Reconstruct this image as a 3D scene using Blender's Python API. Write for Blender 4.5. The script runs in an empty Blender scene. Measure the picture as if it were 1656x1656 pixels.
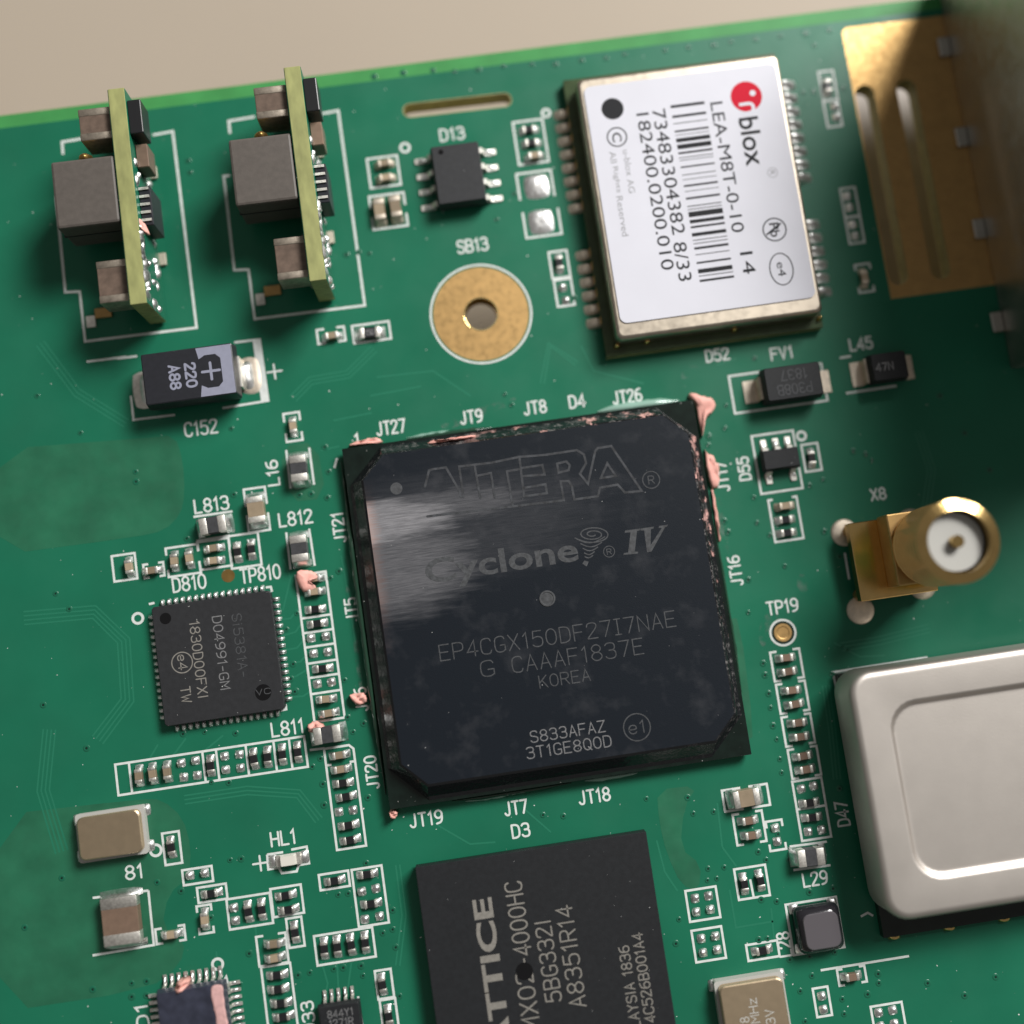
import bpy, bmesh, math, random
from mathutils import Vector, Matrix, geometry
random.seed(7)
S = bpy.context.scene
COL = S.collection
S.unit_settings.system = 'METRIC'
S.unit_settings.scale_length = 0.001          # one unit is one millimetre

# ------------------------------------------------------------------ camera
F_PX, FRAME = 1900.0, 1656.0                  # focal length and frame width in photo pixels
def rot(rx, ry, rz):
    return (Matrix.Rotation(rx, 3, 'X') @ Matrix.Rotation(ry, 3, 'Y') @ Matrix.Rotation(rz, 3, 'Z'))
RM = rot(-0.105406, 0.026646, 0.145974)
TV = Vector((2.434719, -6.71257, -88.941511))
CAM_LOC = -(RM.transposed() @ TV)
cd = bpy.data.cameras.new('camera')
cd.sensor_fit = 'HORIZONTAL'
cd.lens = 500.0
cd.sensor_width = 500.0 * FRAME / F_PX
cd.clip_start = 5.0
cd.clip_end = 3000.0
cd.dof.use_dof = True
cd.dof.focus_distance = -(RM @ Vector((0, -2, 1.9)) + TV).z
cd.dof.aperture_fstop = 0.088
cam = bpy.data.objects.new('camera', cd)
cam.matrix_world = Matrix.Translation(CAM_LOC) @ RM.transposed().to_4x4()
COL.objects.link(cam)
S.camera = cam

# ------------------------------------------------------------------ light
w = bpy.data.worlds.new('World'); S.world = w; w.use_nodes = True
w.node_tree.nodes['Background'].inputs[0].default_value = (1.0, 0.955, 0.90, 1)
w.node_tree.nodes['Background'].inputs[1].default_value = 0.150
ld = bpy.data.lights.new('window_light', 'AREA'); ld.shape = 'RECTANGLE'
ld.size = 220; ld.size_y = 165; ld.energy = 3.85e6; ld.color = (1.0, 0.985, 0.96)
lo = bpy.data.objects.new('window_light', ld); COL.objects.link(lo)
ldir = Vector((0.56, 0.52, 0.65)).normalized()
lo.location = ldir * 520
lo.rotation_euler = ldir.to_track_quat('Z', 'Y').to_euler()

S.view_settings.view_transform = 'Standard'
S.view_settings.look = 'None'
S.view_settings.exposure = 0.0
S.view_settings.gamma = 1.0
S.render.engine = 'CYCLES'
S.cycles.use_denoising = True
S.cycles.max_bounces = 6
S.cycles.caustics_reflective = False
S.cycles.caustics_refractive = False
S.cycles.sample_clamp_indirect = 4.0

def P(px, py, z=0.0):
    """the point at height z above the board that the photograph shows at pixel px, py"""
    d = RM.transposed() @ Vector(((px - 828) / F_PX, -(py - 828) / F_PX, -1.0))
    return CAM_LOC + d * ((z - CAM_LOC.z) / d.z)

# ------------------------------------------------------------------ materials
MATS = {}
def mat(name, col, rough=0.5, metal=0.0, var=0.0, vscale=1.0, bump=0.0, bscale=4.0, rvar=0.0, spec=0.5,
        coat=0.0, specks=0.0, sscale=9.0, speckcol=(0.75, 0.76, 0.74), stretch=None, objrand=0.0, trans=0.0):
    m = bpy.data.materials.new(name); m.use_nodes = True
    nt = m.node_tree; N = nt.nodes; L = nt.links
    b = N['Principled BSDF']
    b.inputs['Base Color'].default_value = (*col, 1); b.inputs['Roughness'].default_value = rough
    b.inputs['Metallic'].default_value = metal; b.inputs['Specular IOR Level'].default_value = spec
    b.inputs['Coat Weight'].default_value = coat; b.inputs['Coat Roughness'].default_value = 0.12
    b.inputs['Transmission Weight'].default_value = trans
    tc = N.new('ShaderNodeTexCoord'); src = tc.outputs['Object']
    if stretch:
        mp = N.new('ShaderNodeMapping'); mp.inputs['Scale'].default_value = stretch
        L.new(src, mp.inputs[0]); src = mp.outputs[0]
    def noise(scale, detail=4.0):
        n = N.new('ShaderNodeTexNoise'); n.inputs['Scale'].default_value = scale; n.inputs['Detail'].default_value = detail
        L.new(src, n.inputs['Vector']); return n.outputs['Fac']
    csock = None
    if var:
        r = N.new('ShaderNodeValToRGB'); L.new(noise(vscale), r.inputs[0])
        r.color_ramp.elements[0].position = 0.3; r.color_ramp.elements[1].position = 0.7
        r.color_ramp.elements[0].color = (*[max(0, c * (1 - var)) for c in col], 1)
        r.color_ramp.elements[1].color = (*[min(1, c * (1 + var)) for c in col], 1)
        csock = r.outputs[0]
    if specks:
        r = N.new('ShaderNodeValToRGB'); L.new(noise(sscale, 1.0), r.inputs[0])
        r.color_ramp.elements[0].position = 0.80 - 0.1 * specks; r.color_ramp.elements[1].position = 0.83 - 0.1 * specks
        mx = N.new('ShaderNodeMix'); mx.data_type = 'RGBA'
        L.new(r.outputs[0], mx.inputs['Factor'])
        mx.inputs['A'].default_value = (*col, 1); mx.inputs['B'].default_value = (*speckcol, 1)
        if csock: L.new(csock, mx.inputs['A'])
        csock = mx.outputs['Result']
    if objrand:
        oi = N.new('ShaderNodeObjectInfo'); hs = N.new('ShaderNodeHueSaturation')
        mr_ = N.new('ShaderNodeMapRange'); L.new(oi.outputs['Random'], mr_.inputs[0]); mr_.inputs[3].default_value = 1 - objrand; mr_.inputs[4].default_value = 1 + objrand
        L.new(mr_.outputs[0], hs.inputs['Value']); hs.inputs['Color'].default_value = (*col, 1)
        if csock: L.new(csock, hs.inputs['Color'])
        csock = hs.outputs['Color']
    if csock: L.new(csock, b.inputs['Base Color'])
    if rvar:
        mr = N.new('ShaderNodeMapRange'); L.new(noise(vscale * 2.3), mr.inputs[0])
        mr.inputs[1].default_value = 0.3; mr.inputs[2].default_value = 0.7
        mr.inputs[3].default_value = max(0.02, rough - rvar); mr.inputs[4].default_value = min(1, rough + rvar)
        L.new(mr.outputs[0], b.inputs['Roughness'])
    if bump:
        bn = N.new('ShaderNodeBump'); bn.inputs['Strength'].default_value = bump; bn.inputs['Distance'].default_value = 0.05
        L.new(noise(bscale), bn.inputs['Height']); L.new(bn.outputs[0], b.inputs['Normal'])
    MATS[name] = m
    return m
mat('mask_green', (0.011, 0.157, 0.086), 0.40, spec=0.36, var=0.12, vscale=0.10, bump=0.06, bscale=2.2, rvar=0.08, specks=0.2, sscale=3.2)
mat('mask_bare', (0.021, 0.149, 0.078), 0.40, var=0.18, vscale=0.35, bump=0.05, bscale=2.2, rvar=0.06)
mat('mask_edge', (0.060, 0.30, 0.085), 0.5, spec=0.3, var=0.10, vscale=0.4)
mat('mask_trace', (0.020, 0.195, 0.112), 0.34)
mat('via_mask', (0.012, 0.135, 0.075), 0.28)
mat('via_hole', (0.004, 0.022, 0.014), 0.4)
mat('laminate_edge', (0.36, 0.33, 0.14), 0.6, var=0.15, vscale=1.5)
mat('silk', (0.74, 0.78, 0.75), 0.6, var=0.10, vscale=2.2, bump=0.1, bscale=12)
mat('gold', (0.56, 0.36, 0.15), 0.50, 1.0, var=0.07, vscale=0.9, bump=0.06, bscale=1.6, rvar=0.08)
mat('gold_bright', (0.80, 0.55, 0.22), 0.16, 1.0, var=0.10, vscale=0.6)
mat('brass_dull', (0.50, 0.32, 0.11), 0.42, 1.0, var=0.15, vscale=1.3)
mat('solder', (0.92, 0.91, 0.88), 0.40, 1.0, objrand=0.10, var=0.14, vscale=3.0, bump=0.22, bscale=5.0, rvar=0.08)
mat('tin', (0.85, 0.82, 0.76), 0.50, 1.0, objrand=0.16, var=0.14, vscale=4.0, bump=0.15, bscale=7.0, rvar=0.08)
mat('tin_dull', (0.70, 0.62, 0.52), 0.60, 1.0, var=0.14, vscale=2.0, bump=0.12, bscale=5.0)
mat('flux', (0.30, 0.25, 0.12), 0.10, spec=0.6)
mat('ceramic_tan', (0.34, 0.265, 0.18), 0.42, objrand=0.28, var=0.10, vscale=2.0)
mat('ceramic_brown', (0.21, 0.14, 0.10), 0.40, objrand=0.25, var=0.10, vscale=2.0)
mat('resistor_black', (0.016, 0.016, 0.018), 0.35)
mat('ferrite', (0.055, 0.056, 0.060), 0.45, var=0.2, vscale=4)
mat('mold', (0.0185, 0.0198, 0.0222), 0.55, spec=0.3, var=0.12, vscale=3.0, bump=0.16, bscale=16, specks=0.05, sscale=5.5)
mat('mold_blue', (0.040, 0.044, 0.068), 0.30, var=0.3, vscale=1.2)
mat('putty_film', (0.74, 0.44, 0.42), 0.55, var=0.15, vscale=2.5, bump=0.4, bscale=4)
mat('mold_grey', (0.027, 0.028, 0.031), 0.50, spec=0.4, var=0.12, vscale=2.5, bump=0.16, bscale=16, specks=0.05, sscale=5.5)
mat('mold_edge', (0.016, 0.017, 0.020), 0.42, bump=0.1, bscale=14)
mat('substrate_dark', (0.006, 0.013, 0.010), 0.24, var=0.3, vscale=1.0, specks=0.2, sscale=4.5, speckcol=(0.35, 0.35, 0.33))
mat('laser', (0.20, 0.20, 0.205), 0.7, var=0.25, vscale=6)
mat('laser_ghost', (0.044, 0.047, 0.053), 0.75, var=0.5, vscale=2.5)
mat('laser_faint', (0.062, 0.065, 0.070), 0.75, var=0.35, vscale=4)
mat('laser_warm', (0.25, 0.235, 0.21), 0.65, var=0.15, vscale=4)
mat('dimple', (0.006, 0.006, 0.007), 0.18)
mat('shield', (0.52, 0.455, 0.37), 0.40, 1.0, var=0.07, vscale=0.8, rvar=0.06, bump=0.03, bscale=3)
mat('module_green', (0.050, 0.080, 0.030), 0.25, var=0.2, vscale=1.0)
mat('shade_plate_taupe', (0.42, 0.37, 0.33), 0.5, var=0.1, vscale=0.5)  # for the added plate that shades the slots
mat('ceramic_dark', (0.150, 0.105, 0.080), 0.42, var=0.2, vscale=2.0)
mat('tin_aged', (0.46, 0.40, 0.33), 0.52, 1.0, var=0.22, vscale=2.5, bump=0.2, bscale=5)
mat('steel', (0.50, 0.49, 0.46), 0.42, 1.0, var=0.06, vscale=0.4, rvar=0.06)
mat('can_silver', (0.62, 0.575, 0.53), 0.54, 1.0, var=0.03, vscale=0.5, bump=0.10, bscale=11)
mat('paper_label', (0.72, 0.72, 0.79), 0.5, spec=0.25, var=0.02, vscale=0.3)
mat('ink', (0.022, 0.023, 0.026), 0.6, spec=0.15)
mat('ink_grey', (0.33, 0.33, 0.35), 0.6)
mat('ink_red', (0.62, 0.012, 0.035), 0.6, spec=0.12)
mat('card_edge', (0.33, 0.34, 0.13), 0.6, var=0.25, vscale=1.3, stretch=(1, 0.35, 3), bump=0.1, bscale=5)
mat('core_grey', (0.112, 0.096, 0.084), 0.55, var=0.10, vscale=2.5, bump=0.15, bscale=12)
mat('tantalum_black', (0.020, 0.021, 0.027), 0.40, var=0.1, vscale=3, bump=0.08, bscale=10)
mat('tantalum_mark', (0.30, 0.31, 0.40), 0.48, var=0.05, vscale=2)
mat('putty', (0.95, 0.47, 0.40), 0.62, spec=0.3, var=0.12, vscale=1.6, bump=0.5, bscale=2.6)
mat('epoxy', (0.020, 0.060, 0.036), 0.07, spec=0.7, bump=0.3, bscale=1.4)
mat('epoxy_pale', (0.30, 0.48, 0.40), 0.12, spec=0.7, bump=0.3, bscale=1.2)
m_s = mat('smudge', (0.20, 0.30, 0.25), 0.5, var=0.3, vscale=1.4)
_nt = m_s.node_tree; _n = _nt.nodes.new('ShaderNodeTexNoise'); _n.inputs['Scale'].default_value = 1.1; _n.inputs['Detail'].default_value = 7
_tc = _nt.nodes.new('ShaderNodeTexCoord'); _nt.links.new(_tc.outputs['Object'], _n.inputs['Vector'])
_r = _nt.nodes.new('ShaderNodeMapRange'); _r.inputs[1].default_value = 0.46; _r.inputs[2].default_value = 0.72; _r.inputs[4].default_value = 0.5
_nt.links.new(_n.outputs['Fac'], _r.inputs[0]); _nt.links.new(_r.outputs[0], _nt.nodes['Principled BSDF'].inputs['Alpha'])
mat('ceramic_white', (0.55, 0.54, 0.50), 0.45)
mat('crystal_lid', (0.72, 0.57, 0.39), 0.46, 1.0, var=0.05, vscale=1.5, bump=0.05, bscale=8)
mat('led_body', (0.80, 0.76, 0.68), 0.35)
mat('table_top', (0.46, 0.39, 0.31), 0.65, var=0.03, vscale=0.02)
mat('black_glaze', (0.020, 0.019, 0.023), 0.14, spec=0.6)
mat('grey_glaze', (0.115, 0.105, 0.115), 0.30)

def top_of_large_chip():
    """mould compound with a dried, streaky smear of putty dragged in from the left edge"""
    m = mat('mold_smeared', (0.0088, 0.0124, 0.0182), 0.44, spec=0.25, bump=0.18, bscale=13)
    nt = m.node_tree; N = nt.nodes; L = nt.links; b = N['Principled BSDF']
    tc = N.new('ShaderNodeTexCoord'); sp = N.new('ShaderNodeSeparateXYZ'); L.new(tc.outputs['Object'], sp.inputs[0])
    def M(op, a, bb=None, c=None):
        n = N.new('ShaderNodeMath'); n.operation = op
        for i, v in enumerate((a, bb, c)):
            if v is None: continue
            if isinstance(v, (int, float)): n.inputs[i].default_value = v
            else: L.new(v, n.inputs[i])
        return n.outputs[0]
    def noise(scale, sc, detail=5.0, rough=0.6):
        mp = N.new('ShaderNodeMapping'); mp.inputs['Scale'].default_value = sc; mp.inputs['Rotation'].default_value = (0, 0, -0.06)
        L.new(tc.outputs['Object'], mp.inputs[0])
        n = N.new('ShaderNodeTexNoise'); n.inputs['Scale'].default_value = scale; n.inputs['Detail'].default_value = detail
        n.inputs['Roughness'].default_value = rough; L.new(mp.outputs[0], n.inputs['Vector']); return n.outputs['Fac']
    x, y = sp.outputs['X'], sp.outputs['Y']
    streak = noise(1.0, (0.28, 2.6, 1)); fine = noise(2.4, (0.35, 5.0, 1)); blot = noise(0.45, (1, 1, 1), 3.0)
    def blob(cx, cy, rx, ry, amp, k):
        u = M('DIVIDE', M('SUBTRACT', x, cx), rx); v = M('DIVIDE', M('SUBTRACT', y, cy), ry)
        d = M('SQRT', M('ADD', M('MULTIPLY', u, u), M('MULTIPLY', v, v)))
        d = M('ADD', d, M('MULTIPLY', M('SUBTRACT', streak, 0.5), k))
        mr = N.new('ShaderNodeMapRange'); mr.interpolation_type = 'SMOOTHSTEP'
        L.new(d, mr.inputs[0]); mr.inputs[1].default_value = 0.45; mr.inputs[2].default_value = 1.05
        mr.inputs[3].default_value = amp; mr.inputs[4].default_value = 0.0
        return mr.outputs[0]
    a1 = blob(-12.8, 7.3, 8.8, 2.1, 1.0, 0.8)
    a2 = blob(-11.4, 3.8, 8.2, 4.2, 0.46, 0.7)
    a3 = blob(-7.4, 7.9, 8.5, 1.7, 0.34, 0.9)
    a4 = blob(-6.0, 6.5, 13.0, 5.0, 0.10, 0.5)
    a = M('MAXIMUM', M('MAXIMUM', M('MAXIMUM', a1, a2), a3), a4)
    body = M('MULTIPLY', a, M('ADD', 0.05, M('MULTIPLY', fine, 1.45)))
    faint = M('MULTIPLY', M('MAXIMUM', M('SUBTRACT', blot, 0.52), 0.0), 0.28)
    fac = M('MINIMUM', M('ADD', body, faint), 1.0)
    px = N.new('ShaderNodeMapRange'); L.new(M('ADD', x, M('MULTIPLY', fine, 2.4)), px.inputs[0])
    px.inputs[1].default_value = -11.5; px.inputs[2].default_value = -10.2; px.inputs[3].default_value = 1.0; px.inputs[4].default_value = 0.0
    pk = N.new('ShaderNodeMix'); pk.data_type = 'RGBA'; L.new(px.outputs[0], pk.inputs['Factor'])
    pk.inputs['A'].default_value = (0.285, 0.28, 0.295, 1); pk.inputs['B'].default_value = (0.70, 0.46, 0.40, 1)
    sk = N.new('ShaderNodeValToRGB'); L.new(noise(4.2, (1, 1, 1), 1.0), sk.inputs[0])
    sk.color_ramp.elements[0].position = 0.80; sk.color_ramp.elements[1].position = 0.83
    base = N.new('ShaderNodeMix'); base.data_type = 'RGBA'; L.new(sk.outputs[0], base.inputs['Factor'])
    base.inputs['A'].default_value = (0.0088, 0.0124, 0.0182, 1); base.inputs['B'].default_value = (0.4, 0.4, 0.4, 1)
    mx = N.new('ShaderNodeMix'); mx.data_type = 'RGBA'; L.new(fac, mx.inputs['Factor'])
    L.new(base.outputs['Result'], mx.inputs['A']); L.new(pk.outputs['Result'], mx.inputs['B'])
    L.new(mx.outputs['Result'], b.inputs['Base Color'])
    rr = N.new('ShaderNodeMapRange'); L.new(fac, rr.inputs[0]); rr.inputs[3].default_value = 0.43; rr.inputs[4].default_value = 0.6
    L.new(rr.outputs[0], b.inputs['Roughness'])
top_of_large_chip()

def scuffed_side():
    """wet-looking resin on the package flanks with pale scratches and pink remains"""
    m = mat('mold_scuffed', (0.012, 0.013, 0.015), 0.16, bump=0.5, bscale=3.0)
    nt = m.node_tree; N = nt.nodes; L = nt.links; b = N['Principled BSDF']
    tc = N.new('ShaderNodeTexCoord')
    def ramp(scale, p0, p1, detail):
        n = N.new('ShaderNodeTexNoise'); n.inputs['Scale'].default_value = scale; n.inputs['Detail'].default_value = detail
        n.inputs['Roughness'].default_value = 0.7; L.new(tc.outputs['Object'], n.inputs['Vector'])
        r = N.new('ShaderNodeValToRGB'); L.new(n.outputs['Fac'], r.inputs[0])
        r.color_ramp.elements[0].position = p0; r.color_ramp.elements[1].position = p1; return r.outputs[0]
    sp = N.new('ShaderNodeSeparateXYZ'); L.new(tc.outputs['Object'], sp.inputs[0])
    ad = N.new('ShaderNodeMath'); ad.operation = 'ADD'; L.new(sp.outputs['X'], ad.inputs[0]); L.new(sp.outputs['Y'], ad.inputs[1])
    g = N.new('ShaderNodeMapRange'); L.new(ad.outputs[0], g.inputs[0]); g.inputs[1].default_value = -6; g.inputs[2].default_value = 9
    mu = N.new('ShaderNodeMath'); mu.operation = 'MULTIPLY'; L.new(g.outputs[0], mu.inputs[0]); L.new(ramp(2.2, 0.53, 0.74, 9.0), mu.inputs[1])
    mx = N.new('ShaderNodeMix'); mx.data_type = 'RGBA'; L.new(mu.outputs[0], mx.inputs['Factor'])
    mx.inputs['A'].default_value = (0.012, 0.013, 0.015, 1); mx.inputs['B'].default_value = (0.30, 0.28, 0.275, 1)
    pk = N.new('ShaderNodeMix'); pk.data_type = 'RGBA'
    g2 = N.new('ShaderNodeMapRange'); L.new(ad.outputs[0], g2.inputs[0]); g2.inputs[1].default_value = 8; g2.inputs[2].default_value = 13
    m2 = N.new('ShaderNodeMath'); m2.operation = 'MULTIPLY'; L.new(g2.outputs[0], m2.inputs[0]); L.new(ramp(0.45, 0.55, 0.60, 6.0), m2.inputs[1])
    L.new(m2.outputs[0], pk.inputs['Factor']); L.new(mx.outputs['Result'], pk.inputs['A']); pk.inputs['B'].default_value = (0.72, 0.40, 0.36, 1)
    L.new(pk.outputs['Result'], b.inputs['Base Color'])
scuffed_side()

# ------------------------------------------------------------------ mesh helpers
def new_mesh(name, v, f, material, smooth=False):
    me = bpy.data.meshes.new(name)
    me.from_pydata([tuple(p) for p in v], [], f); me.update()
    if isinstance(material, (list, tuple)):
        for m in material: me.materials.append(MATS[m])
    else: me.materials.append(MATS[material])
    if smooth: me.polygons.foreach_set('use_smooth', [True] * len(me.polygons))
    return me
def link(name, data, parent=None, loc=(0, 0, 0), rz=0.0):
    o = bpy.data.objects.new(name, data); COL.objects.link(o)
    o.location = loc; o.rotation_euler = (0, 0, rz)
    if parent: o.parent = parent
    return o
def tag(o, label, cat, group=None):
    o['label'] = label; o['category'] = cat
    if group: o['group'] = group
    return o
def thing(name, label, cat, loc=(0, 0, 0), rz=0.0, group=None):
    return tag(link(name, None, None, loc, rz), label, cat, group)

class MB:
    def __init__(s): s.v = []; s.f = []; s.m = []
    def add(s, v, f, mi=0):
        n = len(s.v); s.v += [Vector(p) for p in v]; s.f += [[i + n for i in q] for q in f]; s.m += [mi] * len(f); return s
    def box(s, x0, y0, z0, x1, y1, z1, bev=0.0, seg=1, mi=0):
        if bev <= 0:
            v = [(x0, y0, z0), (x1, y0, z0), (x1, y1, z0), (x0, y1, z0), (x0, y0, z1), (x1, y0, z1), (x1, y1, z1), (x0, y1, z1)]
            return s.add(v, [[0, 3, 2, 1], [4, 5, 6, 7], [0, 1, 5, 4], [1, 2, 6, 5], [2, 3, 7, 6], [3, 0, 4, 7]], mi)
        bm = bmesh.new(); bmesh.ops.create_cube(bm, size=1)
        for q in bm.verts:
            q.co = Vector(((x0 + x1) / 2 + q.co.x * (x1 - x0), (y0 + y1) / 2 + q.co.y * (y1 - y0), (z0 + z1) / 2 + q.co.z * (z1 - z0)))
        bmesh.ops.bevel(bm, geom=bm.edges[:], offset=bev, segments=seg, profile=0.5, affect='EDGES')
        bm.verts.index_update()
        s.add([q.co.copy() for q in bm.verts], [[q.index for q in f.verts] for f in bm.faces], mi); bm.free(); return s
    def loft(s, rings, cap0=True, cap1=True, mi=0, mtop=None):
        n = len(rings[0]); v = [p for r in rings for p in r]; f = []
        for k in range(len(rings) - 1):
            for i in range(n):
                j = (i + 1) % n; f.append([k * n + i, k * n + j, (k + 1) * n + j, (k + 1) * n + i])
        s.add(v, f, mi)
        base = len(s.v) - len(v)
        if cap0: s.f.append([base + i for i in range(n)][::-1]); s.m.append(mi)
        if cap1: s.f.append([base + (len(rings) - 1) * n + i for i in range(n)]); s.m.append(mi if mtop is None else mtop)
        return s
    def cyl(s, x, y, z0, z1, r, n=24, r1=None, mi=0):
        r1 = r if r1 is None else r1
        return s.loft([circ(x, y, z0, r, n), circ(x, y, z1, r1, n)], mi=mi)
    def mesh(s, name, material, smooth=False):
        me = new_mesh(name, s.v, s.f, material, smooth)
        if isinstance(material, (list, tuple)): me.polygons.foreach_set('material_index', s.m)
        return me
    def build(s, name, material, parent=None, smooth=False, loc=(0, 0, 0), rz=0.0):
        return link(name, s.mesh(name, material, smooth), parent, loc, rz)
def circ(x, y, z, r, n=24, a0=0.0):
    return [Vector((x + r * math.cos(a0 + 2 * math.pi * i / n), y + r * math.sin(a0 + 2 * math.pi * i / n), z)) for i in range(n)]
def rrect(x0, y0, x1, y1, r, z, n=5):
    out = []
    for cx, cy, a in ((x1 - r, y1 - r, 0), (x0 + r, y1 - r, 90), (x0 + r, y0 + r, 180), (x1 - r, y0 + r, 270)):
        for k in range(n + 1):
            t = math.radians(a + 90 * k / n); out.append(Vector((cx + r * math.cos(t), cy + r * math.sin(t), z)))
    return out
def chamf(x0, y0, x1, y1, c, z):
    return [Vector(p) for p in ((x0 + c, y0, z), (x1 - c, y0, z), (x1, y0 + c, z), (x1, y1 - c, z), (x1 - c, y1, z), (x0 + c, y1, z), (x0, y1 - c, z), (x0, y0 + c, z))]
def sheet(loops, z):
    """flat sheet with holes: outer loop first"""
    loops3 = [[Vector((p[0], p[1], 0)) for p in l] for l in loops]
    tris = geometry.tessellate_polygon(loops3)
    v = [Vector((p.x, p.y, z)) for l in loops3 for p in l]
    f = []
    for t in tris:
        a, b, c = (v[i] for i in t)
        f.append(list(t) if (b - a).cross(c - a).z > 0 else list(t)[::-1])
    return v, f
def plate(loops, z0, z1):
    mb = MB(); v, f = sheet(loops, z1); mb.add(v, f); v, f = sheet(loops, z0); mb.add(v, [q[::-1] for q in f])
    for k, l in enumerate(loops):
        n = len(l); area = sum(l[i][0] * l[(i + 1) % n][1] - l[(i + 1) % n][0] * l[i][1] for i in range(n))
        flip = (area > 0) != (k == 0)
        vv = [Vector((p[0], p[1], z0)) for p in l] + [Vector((p[0], p[1], z1)) for p in l]
        ff = [[i, (i + 1) % n, n + (i + 1) % n, n + i] for i in range(n)]
        mb.add(vv, [q[::-1] for q in ff] if flip else ff)
    return mb
def chaikin(pts, closed, it=2):
    for _ in range(it):
        out = []; n = len(pts)
        rng = range(n) if closed else range(n - 1)
        if not closed: out.append(pts[0])
        for i in rng:
            a, b = Vector(pts[i]), Vector(pts[(i + 1) % n])
            out += [a * 0.75 + b * 0.25, a * 0.25 + b * 0.75]
        if not closed: out.append(pts[-1])
        pts = [Vector(p) for p in out]
    return pts
def ribbon(mb, pts, wid, z, closed=False, cap=True):
    """flat stroke of constant width along a polyline"""
    pts = [Vector((p[0], p[1])) for p in pts]
    q = [pts[0]]
    for p in pts[1:]:
        if (p - q[-1]).length > 1e-4: q.append(p)
    if closed and len(q) > 2 and (q[0] - q[-1]).length < 1e-4: q.pop()
    pts = q; n = len(pts)
    if n < 2: return
    L, R_ = [], []
    for i in range(n):
        d0 = d1 = None
        if closed or i > 0: d0 = (pts[i] - pts[i - 1]).normalized()
        if closed or i < n - 1: d1 = (pts[(i + 1) % n] - pts[i]).normalized()
        if d0 is None: d0 = d1
        if d1 is None: d1 = d0
        n0 = Vector((-d0.y, d0.x)); n1 = Vector((-d1.y, d1.x)); m = n0 + n1
        m = n0 if m.length < 1e-3 else m.normalized()
        k = wid / 2 / max(0.45, m.dot(n0))
        L.append(pts[i] + m * k); R_.append(pts[i] - m * k)
    v = [(p.x, p.y, z) for p in L] + [(p.x, p.y, z) for p in R_]
    f = [[i, n + i, n + (i + 1) % n, (i + 1) % n] for i in range(n if closed else n - 1)]
    if not closed and cap:
        for e, s in ((0, -1), (n - 1, 1)):
            d = (pts[1] - pts[0]) if e == 0 else (pts[-1] - pts[-2])
            d.normalize(); nn = Vector((-d.y, d.x)); arc = []
            for k in range(1, 4):
                t = math.pi * k / 4
                p = pts[e] + nn * (math.cos(t) * wid / 2) + d * (s * math.sin(t) * wid / 2)
                arc.append(len(v)); v.append((p.x, p.y, z))
            f.append([e] + arc + [n + e] if s < 0 else [n + e] + arc[::-1] + [e])
    mb.add(v, f)

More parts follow.
